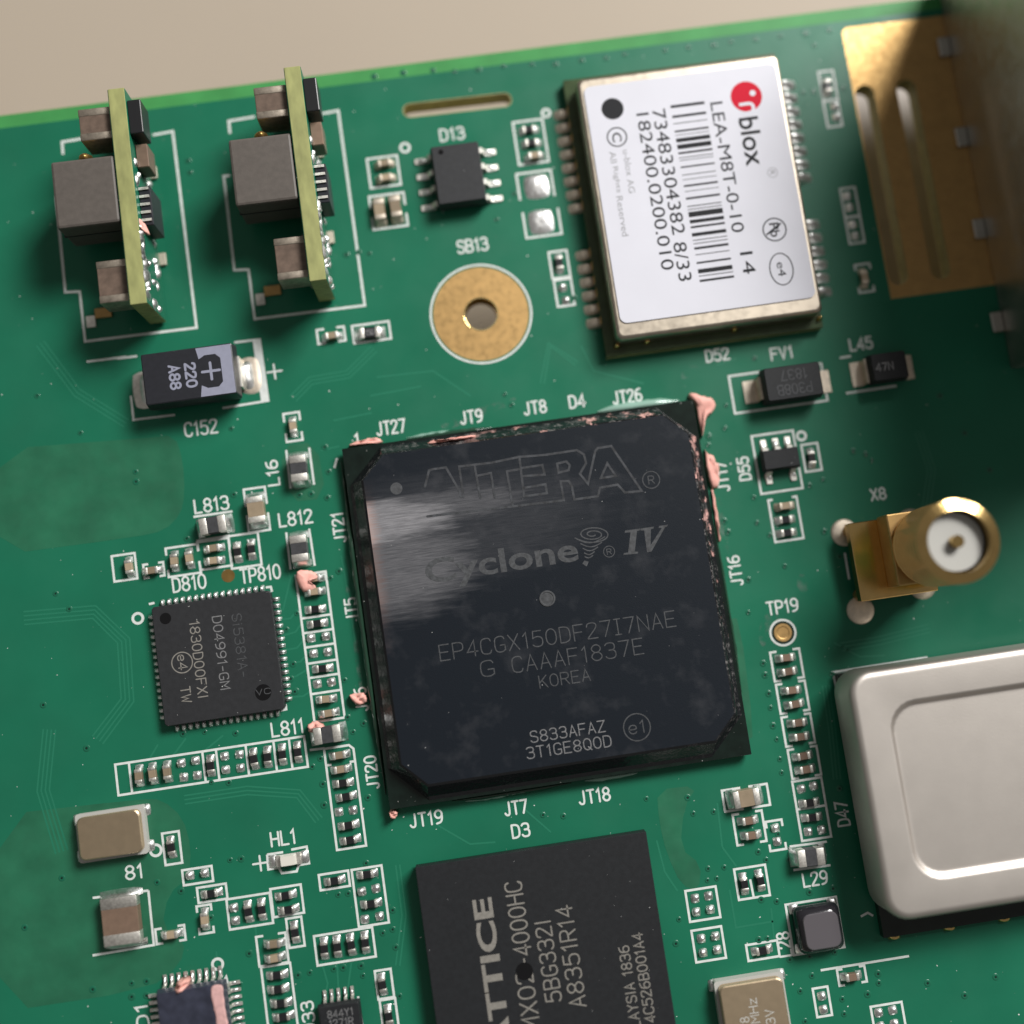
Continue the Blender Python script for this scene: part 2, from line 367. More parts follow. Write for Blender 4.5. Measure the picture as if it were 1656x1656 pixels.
# ------------------------------------------------------------------ stroke lettering
def _o(x0, y0, x1, y1, r=1.2):
    return [(x0 + r, y0), (x1 - r, y0), (x1, y0 + r), (x1, y1 - r), (x1 - r, y1), (x0 + r, y1), (x0, y1 - r), (x0, y0 + r)]
O_ = ('o', _o(0, 0, 4, 6, 1.3))
GL = {
 '0': (4, [O_]), 'O': (4, [O_]), 'Q': (4, [O_, ('l', [(2.4, 1.6), (4.2, -0.3)])]),
 '1': (2.4, [('l', [(0.3, 4.7), (1.6, 6), (1.6, 0)])]),
 '2': (4, [('c', [(0, 4.6), (0.3, 5.7), (1.4, 6), (2.6, 6), (3.8, 5.5), (3.8, 4.0), (0.2, 0.5), (0.0, 0)]), ('l', [(0, 0), (4, 0)])]),
 '3': (4, [('c', [(0.1, 5.2), (0.8, 6), (3.0, 6), (3.8, 5.2), (3.8, 3.8), (3.0, 3.2), (1.5, 3.2)]), ('c', [(1.5, 3.2), (3.2, 3.2), (4, 2.4), (4, 0.8), (3.0, 0), (0.8, 0), (0, 0.9)])]),
 '4': (4, [('l', [(3.0, 0), (3.0, 6), (0, 1.7), (4.2, 1.7)])]),
 '5': (4, [('l', [(3.7, 6), (0.5, 6), (0.2, 3.3)]), ('c', [(0.2, 3.3), (1.2, 3.8), (2.8, 3.8), (4, 3.0), (4, 0.9), (3.0, 0), (1.0, 0), (0, 0.8)])]),
 '6': (4, [('o', _o(0, 0, 4, 3.5, 1.1)), ('c', [(0.02, 1.8), (0.1, 4.0), (1.0, 5.6), (3.4, 6)])]),
 '7': (4, [('l', [(0, 6), (4, 6), (1.4, 0)])]),
 '8': (4, [('o', _o(0, 0, 4, 3.1, 1.1)), ('o', _o(0.25, 3.1, 3.75, 6, 1.0))]),
 '9': (4, [('o', _o(0, 2.5, 4, 6, 1.1)), ('c', [(3.98, 4.2), (3.9, 2.0), (3.0, 0.4), (0.6, 0)])]),
 'A': (4, [('l', [(0, 0), (2, 6), (4, 0)]), ('l', [(0.7, 2), (3.3, 2)])]),
 'B': (4, [('c', [(0, 3.1), (2.6, 3.1), (3.7, 3.6), (3.7, 5.4), (2.8, 6), (0.0, 6)]), ('c', [(0, 3.1), (2.8, 3.1), (4, 2.4), (4, 0.7), (3, 0), (0, 0)]), ('l', [(0, 0), (0, 6)])]),
 'C': (4, [('c', [(4, 4.8), (3.5, 6), (1.2, 6), (0, 5), (0, 1), (1.2, 0), (3.5, 0), (4, 1.2)])]),
 'D': (4, [('c', [(0, 6), (2.4, 6), (4, 5), (4, 1), (2.4, 0), (0, 0)]), ('l', [(0, 0), (0, 6)])]),
 'E': (3.8, [('l', [(3.8, 6), (0, 6), (0, 0), (3.8, 0)]), ('l', [(0, 3.1), (3.2, 3.1)])]),
 'F': (3.8, [('l', [(3.8, 6), (0, 6), (0, 0)]), ('l', [(0, 3.1), (3.2, 3.1)])]),
 'G': (4, [('c', [(3.9, 4.9), (3.4, 6), (1.2, 6), (0, 5), (0, 1), (1.2, 0), (3, 0), (4, 0.8)]), ('l', [(2.2, 2.6), (4, 2.6), (4, 0.6)])]),
 'H': (4, [('l', [(0, 0), (0, 6)]), ('l', [(4, 0), (4, 6)]), ('l', [(0, 3.1), (4, 3.1)])]),
 'I': (1.2, [('l', [(0.6, 0), (0.6, 6)])]),
 'J': (3.6, [('c', [(3.0, 6), (3.0, 1.2), (2.4, 0), (0.8, 0), (0, 1.0)])]),
 'K': (4, [('l', [(0, 0), (0, 6)]), ('l', [(3.8, 6), (0.1, 2.5)]), ('l', [(1.4, 3.7), (4, 0)])]),
 'L': (3.6, [('l', [(0, 6), (0, 0), (3.6, 0)])]),
 'M': (4.4, [('l', [(0, 0), (0, 6), (2.2, 2.4), (4.4, 6), (4.4, 0)])]),
 'N': (4, [('l', [(0, 0), (0, 6), (4, 0), (4, 6)])]),
 'P': (4, [('c', [(0, 2.7), (2.8, 2.7), (4, 3.3), (4, 5.3), (2.8, 6), (0, 6)]), ('l', [(0, 0), (0, 6)])]),
 'R': (4, [('c', [(0, 2.9), (2.8, 2.9), (4, 3.5), (4, 5.3), (2.8, 6), (0, 6)]), ('l', [(0, 0), (0, 6)]), ('l', [(2.2, 2.8), (4, 0)])]),
 'S': (4, [('c', [(3.9, 5.0), (3.2, 6), (1.0, 6), (0.1, 5.2), (0.1, 3.8), (1.2, 3.2), (2.8, 3.0), (4, 2.3), (4, 0.8), (3.0, 0), (0.8, 0), (0, 1.0)])]),
 'T': (4, [('l', [(0, 6), (4, 6)]), ('l', [(2, 6), (2, 0)])]),
 'V': (4, [('l', [(0, 6), (2, 0), (4, 6)])]),
 'W': (5, [('l', [(0, 6), (1.2, 0), (2.5, 4.2), (3.8, 0), (5, 6)])]), 'U': (4, [('c', [(0, 6), (0, 1), (1, 0), (3, 0), (4, 1), (4, 6)])]),
 'X': (4, [('l', [(0, 0), (4, 6)]), ('l', [(0, 6), (4, 0)])]),
 'Y': (4, [('l', [(0, 6), (2, 3), (4, 6)]), ('l', [(2, 3), (2, 0)])]),
 'Z': (4, [('l', [(0, 6), (4, 6), (0, 0), (4, 0)])]),
 'e': (3.4, [('c', [(0.1, 2.1), (3.4, 2.1), (3.3, 3.6), (2.4, 4.2), (1.0, 4.2), (0, 3.2), (0, 1.0), (1.0, 0), (2.6, 0), (3.3, 0.8)])]),
 'i': (1.2, [('l', [(0.6, 0), (0.6, 4.0)]), ('l', [(0.6, 5.4), (0.6, 5.7)])]),
 'z': (3.4, [('l', [(0, 4), (3.2, 4), (0, 0), (3.4, 0)])]),
 '-': (2.6, [('l', [(0, 2.8), (2.6, 2.8)])]), '+': (4, [('l', [(0, 3), (4, 3)]), ('l', [(2, 1), (2, 5)])]),
 '.': (0.8, [('l', [(0.4, 0), (0.4, 0.2)])]), '/': (3, [('l', [(0, -0.5), (3, 6.5)])]), ' ': (2.2, []),
}
GL['|'] = (2.4, [('l', [(0, 0), (2.4, 0)]), ('l', [(1.2, 0), (1.2, 6)]), ('l', [(0, 6), (2.4, 6)])])
def stroke_text(s, width, height, sw, jitter=0.0):
    """lettering centred on the origin, reading along +x"""
    adv = []; x = 0.0
    for ch in s:
        wd = GL[ch][0]; adv.append(x); x += wd + 1.55
    tot = x - 1.55; sx = width / tot; sy = height / 6.0
    mb = MB(); k = 0
    for ch, x0 in zip(s, adv):
        for kind, pts in GL[ch][1]:
            pp = [Vector(((x0 + p[0]) * sx - width / 2, p[1] * sy - height / 2)) for p in pts]
            if kind in 'co': pp = chaikin(pp, kind == 'o', 2)
            ribbon(mb, pp, sw, (k % 4) * 0.003, closed=kind == 'o'); k += 1
    return mb
def font_text(s, width, height, bold=0.0):
    c = bpy.data.curves.new('t', 'FONT'); c.body = s; c.size = 1.0; c.offset = bold; c.resolution_u = 4
    o = bpy.data.objects.new('t', c); me = bpy.data.meshes.new_from_object(o)
    v = [q.co.copy() for q in me.vertices]; f = [list(p.vertices) for p in me.polygons]
    bpy.data.objects.remove(o); bpy.data.curves.remove(c); bpy.data.meshes.remove(me)
    x0, x1 = min(p.x for p in v), max(p.x for p in v); y0, y1 = min(p.y for p in v), max(p.y for p in v)
    mb = MB(); mb.add([((p.x - (x0 + x1) / 2) * width / (x1 - x0), (p.y - (y0 + y1) / 2) * height / (y1 - y0), 0) for p in v], f)
    return mb
def ring_mb(x, y, r, wd, z=0.0, n=40, rx=None):
    mb = MB(); rx = rx or r
    ribbon(mb, [(x + rx * math.cos(2 * math.pi * i / n), y + r * math.sin(2 * math.pi * i / n)) for i in range(n)], wd, z, closed=True)
    return mb
def disc_mb(x, y, r, z=0.0, n=28):
    mb = MB(); mb.add(circ(x, y, z, r, n), [list(range(n))]); return mb
def local(root, px, py, z):
    """a photo pixel on the plane z of the thing, in the thing's own coordinates (the thing is not tilted)"""
    p = P(px, py, z) - root.location; p.z = z - root.location.z
    p.rotate(Matrix.Rotation(-root.rotation_euler.z, 3, 'Z')); return p

# ================================================================== table and board
mb = MB(); mb.box(-600, -600, -32, 600, 600, -22)
tb = mb.build('table', 'table_top'); tb['kind'] = 'structure'

BX0, BX1, BY0, BY1, BT = -58.0, 60.0, -50.0, 43.55, -1.6
board = thing('circuit_board', 'large green printed circuit board carrying all the chips', 'circuit board', (0, 0, BT))
def B(name, mbuild, material, z=0.0, smooth=False):
    o = mbuild.build(name, material, board, smooth); o.location = (0, 0, z - BT); return o
def slot_loop(xa, ya, xb, yb, r, n=10):
    d = Vector((xb - xa, yb - ya)).normalized(); a0 = math.atan2(d.y, d.x); out = []
    for cx, cy, s in ((xb, yb, -90), (xa, ya, 90)):
        for k in range(n + 1):
            t = a0 + math.radians(s + 180 * k / n); out.append((cx + r * math.cos(t), cy + r * math.sin(t)))
    return out
RING = Vector((-1.56, 22.66))
outer = [(BX0, BY0), (BX1, BY0), (BX1, BY1), (BX0, BY1)]
hole = [(p.x, p.y) for p in circ(RING.x, RING.y, 0, 1.26, 40)]
slot1 = slot_loop(-4.75, 39.70, 2.75, 39.58, 0.52)
slot2 = slot_loop(31.35, 21.2, 31.35, 36.2, 0.78)
slot3 = slot_loop(34.75, 21.2, 34.75, 36.2, 0.78)
holes = [hole, slot1, slot2, slot3]
# the solder mask stops short of the slots and of the board's edge
body = plate([outer] + holes, 0.0, 1.6)
B('laminate', body, 'laminate_edge', BT)
def grow(xa, ya, xb, yb, r): return slot_loop(xa, ya, xb, yb, r)
gold_l = [(p.x, p.y) for p in circ(RING.x, RING.y, 0, 3.72, 56)]
mk_s1 = grow(-4.75, 39.70, 2.75, 39.58, 0.60)
GX0, GX1, GY0, GY1 = 30.45, 44.0, 19.4, 41.9
mk_gold = [(GX0 + 0.0, GY0), (GX1, GY0), (GX1, GY1), (GX0 + 0.35, GY1), (GX0, GY1 - 0.35)]
v, f = sheet([[(BX0 + .05, BY0 + .05), (BX1 - .05, BY0 + .05), (BX1 - .05, BY1 - 1.05), (BX0 + .05, BY1 - 1.05)], gold_l, mk_s1, mk_gold], 0.0)
B('solder_mask', MB().add(v, f), 'mask_green', 0.012)
v, f = sheet([[(BX0 + .05, BY1 - 1.06), (BX1 - .05, BY1 - 1.06), (BX1 - .05, BY1 - 0.03), (BX0 + .05, BY1 - 0.03)]], 0.0)
B('bare_edge_strip', MB().add(v, f), 'mask_edge', 0.014)
v, f = sheet([[(p.x, p.y) for p in circ(RING.x, RING.y, 0, 3.70, 56)], [(p.x, p.y) for p in circ(RING.x, RING.y, 0, 1.33, 40)]], 0.0)
B('gold_ring', MB().add(v, f), 'gold', 0.010)
mbr = MB(); rs = []
for r, z in ((1.24, -1.6), (1.24, -0.06), (1.27, -0.01), (1.34, 0.012)): rs.append(circ(RING.x, RING.y, z, r, 40)[::-1])
mbr.loft(rs, False, False); B('plated_barrel', mbr, 'gold_bright', 0.0, True)
v, f = sheet([mk_gold, slot2, slot3], 0.0)
B('gold_ground_pad', MB().add(v, f), 'gold', 0.008)

# areas without inner copper look olive
def patch(name, pts, material, z, it=2):
    pp = [P(*p) for p in pts]; pp = chaikin([Vector((p.x, p.y)) for p in pp], True, it)
    v, f = sheet([[(p.x, p.y) for p in pp]], 0.0); return B(name, MB().add(v, f), material, z)
for pts in (
    [(-20, 728), (240, 708), (283, 704), (296, 745), (299, 800), (292, 832), (266, 858), (222, 868), (-20, 900)],
    [(-20, 1320), (230, 1292), (262, 1293), (296, 1322), (309, 1370), (306, 1418), (272, 1446), (262, 1500), (300, 1522), (292, 1560), (240, 1600), (-20, 1640)],
    [(1062, 1277), (1128, 1270), (1106, 1306), (1100, 1372), (1134, 1398), (1130, 1440), (1102, 1432), (1078, 1380), (1066, 1330)],
    [(452, 722), (512, 714), (528, 806), (466, 812)],
    [(1178, 1000), (1196, 1000), (1220, 1190), (1208, 1198)]):
    patch('bare_patch', pts, 'mask_bare', 0.016, 1)
# buried tracks that show as low ridges
for pts in (
    [(520, 728), (548, 722)], [(459, 905), (470, 935), (458, 985), (447, 990)], [(447, 1003), (470, 1000), (482, 985)],
    [(452, 1030), (478, 1022), (486, 1010)], [(455, 1052), (480, 1048), (492, 1034)], [(458, 1075), (486, 1070), (498, 1056)],
    [(460, 1096), (478, 1094), (502, 1080)], [(462, 1128), (490, 1126), (512, 1112)], [(560, 900), (572, 950), (590, 1060), (600, 1130)],
    [(552, 900), (562, 955), (575, 1040)], [(1180, 1440), (1190, 1500), (1250, 1490)], [(1247, 1470), (1252, 1520)],
    [(1160, 1300), (1168, 1370), (1190, 1400)], [(1095, 1440), (1075, 1410), (1062, 1360)], [(700, 1330), (760, 1365), (800, 1362)],
    [(850, 1310), (890, 1345)], [(520, 1556), (530, 1590), (526, 1610)], [(545, 1560), (548, 1606)], [(568, 1558), (562, 1604)],
    [(360, 1190), (330, 1215)], [(300, 1195), (280, 1222)], [(255, 1205), (240, 1230)], [(1350, 1040), (1390, 1062), (1430, 1060)],
    [(940, 560), (960, 600), (1040, 620)], [(1160, 590), (1190, 580)], [(350, 1540), (352, 1590)], [(413, 1500), (420, 1560)],
    [(610, 610), (700, 600), (760, 640)], [(600, 640), (680, 625)], [(540, 680), (600, 668)]):
    m_ = MB(); ribbon(m_, [P(*p) for p in pts], 0.13, 0.0); B('trace', m_, 'mask_trace', 0.017)
def bundle(pts, n, gap):
    q = [P(*p) for p in pts]
    for k in range(n):
        off = []
        for i_, p in enumerate(q):
            d = (q[min(i_ + 1, len(q) - 1)] - q[max(i_ - 1, 0)]).normalized(); off.append((p.x - d.y * gap * k, p.y + d.x * gap * k))
        m2 = MB(); ribbon(m2, off, 0.12, 0.0); B('trace', m2, 'mask_trace', 0.017)
bundle([(40, 1010), (150, 1000), (190, 1040), (196, 1130), (150, 1190)], 4, .32); bundle([(600, 560), (560, 600), (500, 610), (470, 640)], 3, .3)
bundle([(60, 560), (120, 640), (200, 690)], 3, .32); bundle([(1330, 1110), (1340, 1180), (1348, 1260)], 3, .26); bundle([(1500, 1010), (1420, 1030), (1360, 1040)], 3, .3)
bundle([(640, 1400), (650, 1480), (640, 1560)], 2, .3); bundle([(300, 1300), (400, 1285), (480, 1290), (510, 1330)], 3, .3); bundle([(880, 620), (890, 560), (930, 590)], 2, .3)
bundle([(70, 1180), (60, 1280), (90, 1380)], 4, .3); bundle([(1480, 700), (1500, 760), (1490, 830)], 3, .3)
# dried flux and cleaning smears on the mask
for pts in ([(706, 690), (745, 668), (800, 652), (838, 640), (828, 656), (770, 674), (728, 696)],
            [(1162, 800), (1172, 830), (1180, 880), (1174, 930), (1166, 880), (1158, 820)],
            [(560, 938), (568, 960), (575, 1000), (566, 1004), (559, 970)],
            [(1230, 1000), (1252, 985), (1262, 1000), (1244, 1022), (1236, 1050), (1226, 1036)],
            [(1290, 925), (1312, 935), (1304, 962), (1288, 952)],
            [(568, 1010), (576, 1012), (588, 1112), (580, 1116)],
            [(1104, 596), (1130, 588), (1126, 606), (1100, 616)]):
    patch('flux_smear', pts, 'smudge', 0.019)

# ------------------------------------------------------------------ silkscreen
SW = 0.17
def silk(pts, wid=SW, closed=False, mm=False):
    pp = [Vector(p) for p in pts] if mm else [P(*p) for p in pts]
    m_ = MB(); ribbon(m_, pp, wid, 0.0, closed, cap=False); return B('silkscreen_outline', m_, 'silk', 0.022 + random.uniform(0, 0.004))
def quad(tl, tr, br, bl):
    a, b, c, d = (P(*q) for q in (tl, tr, br, bl))
    return (a.x + d.x) / 2, (c.y + d.y) / 2, (b.x + c.x) / 2, (a.y + b.y) / 2
def sbox(tl, tr, br, bl, gap='', g=0.5, wid=SW):
    """outline box; gap 'lr' opens the left and right sides, 'tb' the top and bottom"""
    x0, y0, x1, y1 = quad(tl, tr, br, bl)
    if not gap: silk([(x0, y0), (x1, y0), (x1, y1), (x0, y1)], wid, True, True)
    elif gap == 'lr':
        m = g * (y1 - y0) / 2; c = (y0 + y1) / 2
        silk([(x0, c + m), (x0, y1), (x1, y1), (x1, c + m)], wid, False, True); silk([(x0, c - m), (x0, y0), (x1, y0), (x1, c - m)], wid, False, True)
    else:
        m = g * (x1 - x0) / 2; c = (x0 + x1) / 2
        silk([(c - m, y1), (x0, y1), (x0, y0), (c - m, y0)], wid, False, True); silk([(c + m, y1), (x1, y1), (x1, y0), (c + m, y0)], wid, False, True)
    return x0, y0, x1, y1
def stext(s, px, py, wpx, hpx, r=0, sw=0.15):
    c = P(px, py); k = 21.4 * (1 + 0.0000)
    m_ = stroke_text(s, wpx / k, hpx / k, sw); o = m_.build('silkscreen_text', 'silk', board)
    o.location = (c.x, c.y, 0.022 - BT); o.rotation_euler = (0, 0, math.radians(r)); return o
def scirc(px, py, rpx, wid=SW):
    c = P(px, py); return B('silkscreen_outline', ring_mb(c.x, c.y, rpx / 21.4, wid), 'silk', 0.022)
for a in (
    ('D13', 731, 217, 40, 20), ('SB13', 764, 397, 50, 21), ('C152', 325, 692, 52, 22), ('L813', 342, 816, 54, 21), ('L812', 478, 838, 53, 21),
    ('D810', 306, 943, 52, 22), ('TP810', 421, 928, 63, 22), ('L811', 465, 1177, 50, 21), ('HL1', 458, 1355, 38, 21), ('JT27', 632, 691, 46, 21),
    ('JT9', 762, 674, 35, 20), ('JT8', 865, 659, 36, 20), ('D4', 933, 649, 25, 20), ('JT26', 1014, 641, 47, 20), ('JT18', 961, 1287, 49, 20),
    ('JT7', 834, 1306, 35, 20), ('D3', 842, 1343, 27, 20), ('JT19', 689, 1324, 51, 20), ('TP19', 1265, 981, 50, 20), ('L29', 1318, 1421, 38, 20),
    ('D52', 1160, 574, 38, 19), ('FV1', 1264, 571, 36, 19), ('L45', 1392, 556, 37, 19), ('X8', 1420, 799, 24, 18), ('1', 577, 710, 7, 16), ('81', 217, 1410, 26, 20)):
    stext(*a)
for a in (('L16', 441, 765, 40, 18), ('JT21', 548, 853, 47, 18), ('JT5', 568, 986, 36, 18), ('JT6', 584, 1131, 36, 18), ('JT20', 601, 1249, 50, 18),
          ('JT17', 1168, 771, 47, 17), ('JT16', 1189, 923, 47, 18), ('D55', 1203, 758, 37, 18), ('D47', 1362, 1316, 37, 19), ('L28', 1268, 1527, 36, 19),
          ('D1', 230, 1643, 34, 18), ('D33', 499, 1645, 46, 18)):
    stext(*a, 90)
for px, py, r in ((655, 239, 7.5), (883, 183, 6.5), (223, 1000, 8), (252, 1375, 8.5), (352, 1559, 8), (1296, 705, 7)): scirc(px, py, r, 0.2)
stext('+', 444, 601, 24, 36, 0, 0.15); stext('+', 421, 1396, 23, 34, 0, 0.15)
scirc(1266, 1023, 20.5, 0.17)
B('silkscreen_outline', ring_mb(RING.x, RING.y, 3.90, 0.16, n=64), 'silk', 0.022)
# boxes: four photo corners, then the kind of gap
BOX = [
 ((593, 257), (642, 252), (648, 299), (600, 304), ''), ((596, 319), (652, 311), (660, 364), (605, 372), 'lr', 0.25),
 ((829, 199), (877, 192), (887, 260), (840, 268), ''), ((834, 283), (890, 274), (897, 318), (842, 323), 'b'), ((844, 345), (902, 335), (908, 377), (853, 386), 't'),
 ((887, 409), (916, 404), (922, 446), (894, 452), ''), ((896, 454), (923, 450), (929, 491), (902, 498), ''),
 ((512, 533), (556, 529), (559, 550), (515, 557), 'tb', 0.45), ((569, 527), (629, 520), (632, 547), (573, 556), ''),
 ((458, 670), (484, 666), (489, 711), (464, 715), 'lr', 0.4),
 ((395, 792), (428, 787), (437, 856), (402, 862), 'lr', 0.2),
 ((267, 888), (319, 879), (326, 926), (274, 933), 'lr', 0.5), ((319, 878), (369, 869), (376, 914), (324, 922), 'lr', 0.35), ((370, 867), (416, 861), (424, 913), (374, 920), ''),
 ((230, 914), (262, 909), (268, 929), (236, 936), 'tb', 0.5), ((180, 900), (218, 894), (222, 935), (186, 941), ''),
 ((262, 1026 + 0, ), (0, 0), (0, 0), (0, 0), 'skip'),
 ((262, 1348), (289, 1344), (295, 1395), (268, 1399), ''), ((293, 1408), (342, 1400), (345, 1425), (299, 1431), ''), ((318, 1437), (364, 1428), (369, 1452), (322, 1461), ''),
 ((367, 1454), (437, 1444), (441, 1493), (371, 1503), ''), ((437, 1438), (486, 1430), (492, 1475), (443, 1484), ''), ((463, 1486), (487, 1482), (493, 1529), (468, 1533), ''),
 ((319, 1466), (341, 1462), (346, 1507), (322, 1511), 'lr', 0.55), ((250, 1504), (297, 1495), (301, 1519), (255, 1527), 'tb', 0.55),
 ((515, 1415), (562, 1408), (567, 1432), (519, 1440), ''), ((570, 1407), (617, 1399), (629, 1493), (579, 1498), ''), ((508, 1512), (602, 1501), (608, 1547), (513, 1561), ''),
 ((605, 1571), (632, 1566), (637, 1612), (613, 1616), ''), ((613, 1618), (638, 1614), (646, 1662), (621, 1666), ''),
 ((414, 1516), (462, 1507), (466, 1555), (420, 1564), 'tb', 0.5), ((420, 1565), (466, 1557), (486, 1668), (438, 1676), ''),
 ((1215, 705), (1281, 697), (1299, 790), (1231, 798), ''), ((1296, 720), (1322, 716), (1328, 759), (1303, 764), ''), ((1243, 809), (1288, 803), (1299, 870), (1253, 877), 't2'),
 ((1324, 117), (1347, 114), (1354, 160), (1331, 164), ''), ((1331, 165), (1354, 161), (1362, 203), (1339, 206), ''),
 ((1358, 306), (1382, 303), (1390, 348), (1367, 352), ''), ((1367, 353), (1390, 350), (1398, 391), (1374, 395), ''), ((1383, 429), (1406, 426), (1413, 470), (1389, 474), 'lr', 0.6),
 ((1245, 1055), (1292, 1049), (1300, 1095), (1253, 1102), 'tb', 0.55), ((1254, 1107), (1301, 1101), (1309, 1147), (1263, 1155), 'tb', 0.55),
 ((1263, 1160), (1310, 1154), (1318, 1200), (1272, 1208), 'tb', 0.55), ((1273, 1213), (1320, 1206), (1328, 1252), (1282, 1260), 'tb', 0.55),
 ((1282, 1264), (1328, 1257), (1344, 1353), (1296, 1360), ''),
 ((1167, 1279), (1240, 1267), (1245, 1301), (1173, 1313), 'tb', 0.18), ((1185, 1318), (1232, 1310), (1239, 1360), (1192, 1367), 'tb', 0.55),
 ((1239, 1329), (1264, 1325), (1271, 1372), (1245, 1377), 'lr', 0.55), ((1187, 1406), (1238, 1398), (1244, 1447), (1195, 1456), ''),
 ((1108, 1441), (1158, 1433), (1164, 1483), (1116, 1491), ''), ((1118, 1505), (1166, 1498), (1174, 1548), (1126, 1557), ''),
 ((1206, 1529), (1256, 1520), (1261, 1545), (1211, 1555), ''), ((1271, 1464), (1352, 1449), (1365, 1531), (1283, 1545), ''),
 ((1353, 1569), (1397, 1561), (1402, 1586), (1358, 1595), 'tb', 0.6), ((1314, 1600), (1338, 1594), (1345, 1640), (1322, 1646), ''), ((1408, 1628), (1458, 1620), (1466, 1670), (1416, 1678), ''),
 ((1177, 608), (1326, 589), (1340, 647), (1190, 669), ''),
]
for b in BOX:
    if b[4] == 'skip': continue
    if b[4] in ('b', 't'):
        x0, y0, x1, y1 = quad(*b[:4])
        if b[4] == 'b': silk([(x0, y0), (x0, y1), (x1, y1), (x1, y0)], SW, False, True)
        else: silk([(x0, y1), (x0, y0), (x1, y0), (x1, y1)], SW, False, True)
    elif b[4] == 't2':
        x0, y0, x1, y1 = quad(*b[:4]); silk([(x0 + .35, y1), (x0, y1), (x0, y0), (x1, y0), (x1, y1), (x1 - .35, y1)], SW, False, True)
    else: sbox(*b)
# long columns and rows with dividers
def ladder(tl, tr, br, bl, cuts, vertical):
    x0, y0, x1, y1 = sbox(tl, tr, br, bl)
    for c in cuts:
        q = P(*c)
        if vertical: silk([(x0, q.y), (x1, q.y)], SW, False, True)
        else: silk([(q.x, y0), (q.x, y1)], SW, False, True)
ladder((479, 931), (527, 924), (557, 1160), (508, 1168), [(511, 997), (513, 1021), (517, 1044), (521, 1070), (524, 1093), (528, 1119)], True)
ladder((186, 1236), (492, 1191), (498, 1240), (192, 1286), [(330, 1240), (352, 1236), (400, 1229), (445, 1222), (470, 1218), (211, 1256)], False)
x0, y0, x1, y1 = quad((525, 1211), (570, 1204), (593, 1368), (544, 1374)); silk([(x0, y0), (x1, y0), (x1, y1 - .3), (x1 - .3, y1), (x0, y1)], SW, True, True); silk([(501, 1213), (525, 1210)])
silk([(x0, P(540, 1236).y), (x0 + .4, P(540, 1236).y)], SW, False, True); silk([(x1 - .4, P(540, 1236).y), (x1, P(540, 1236).y)], SW, False, True)
for a, b in (((313, 836), (376, 827)), ((318, 875), (372, 866)), ((463, 861), (470, 921)), ((500, 855), (509, 915)), ((463, 728), (470, 790)), ((500, 724), (508, 784)),
             ((1277, 1369), (1337, 1361)), ((1283, 1407), (1343, 1399)), ((1289, 1309), (1337, 1302)), ((1213, 1422), (1219, 1452)), ((1327, 1569), (1470, 1546)), ((1151, 1587), (1263, 1570)),
             ((1358, 579), (1376, 576)), ((1368, 636), (1450, 624)), ((1366, 894), (1373, 937)), ((545, 741), (541, 757)), ((668, 1400), (1049, 1342))):
    if a == (668, 1400): continue
    silk([a, b])
silk([(436, 957), (438, 964)]); silk([(241, 977), (250, 975)]); silk([(430, 950), (438, 949), (440, 957)]); silk([(454, 1149), (463, 1147), (462, 1139)])
silk([(360, 1590), (366, 1579), (371, 1600)])
# HL1 outline, power-module outlines, tantalum outline
silk([(432, 1382), (458, 1378)]); silk([(471, 1374), (496, 1369), (500, 1396), (483, 1399), (480, 1409), (456, 1412), (451, 1403), (434, 1406), (432, 1382)])
MOD = [[(515, 185), (547, 179), (590, 494), (412, 516), (402, 436), (379, 437), (362, 285), (372, 284)], [(372, 216), (370, 196), (412, 189)]]
MOFF = P(318, 530) - P(590, 494)
for pts in MOD:
    q = [P(*p) for p in pts]; silk([(p.x, p.y) for p in q], 0.19, False, True); silk([(p.x + MOFF.x, p.y + MOFF.y) for p in q], 0.19, False, True)
silk([(379, 554), (420, 549), (434, 648), (360, 660)]); silk([(415, 550), (429, 649)], 0.62)
silk([(190, 580), (222, 576)]); silk([(140, 585), (205, 577)]); silk([(283, 671), (216, 679), (212, 640)])
silk([(1432, 1516), (1347, 1087), (1500, 1063)]); silk([(1392, 1482), (1403, 1476), (1412, 1481)])
silk([(240, 1440), (249, 1528), (150, 1545)]); silk([(240, 1440), (150, 1452)])

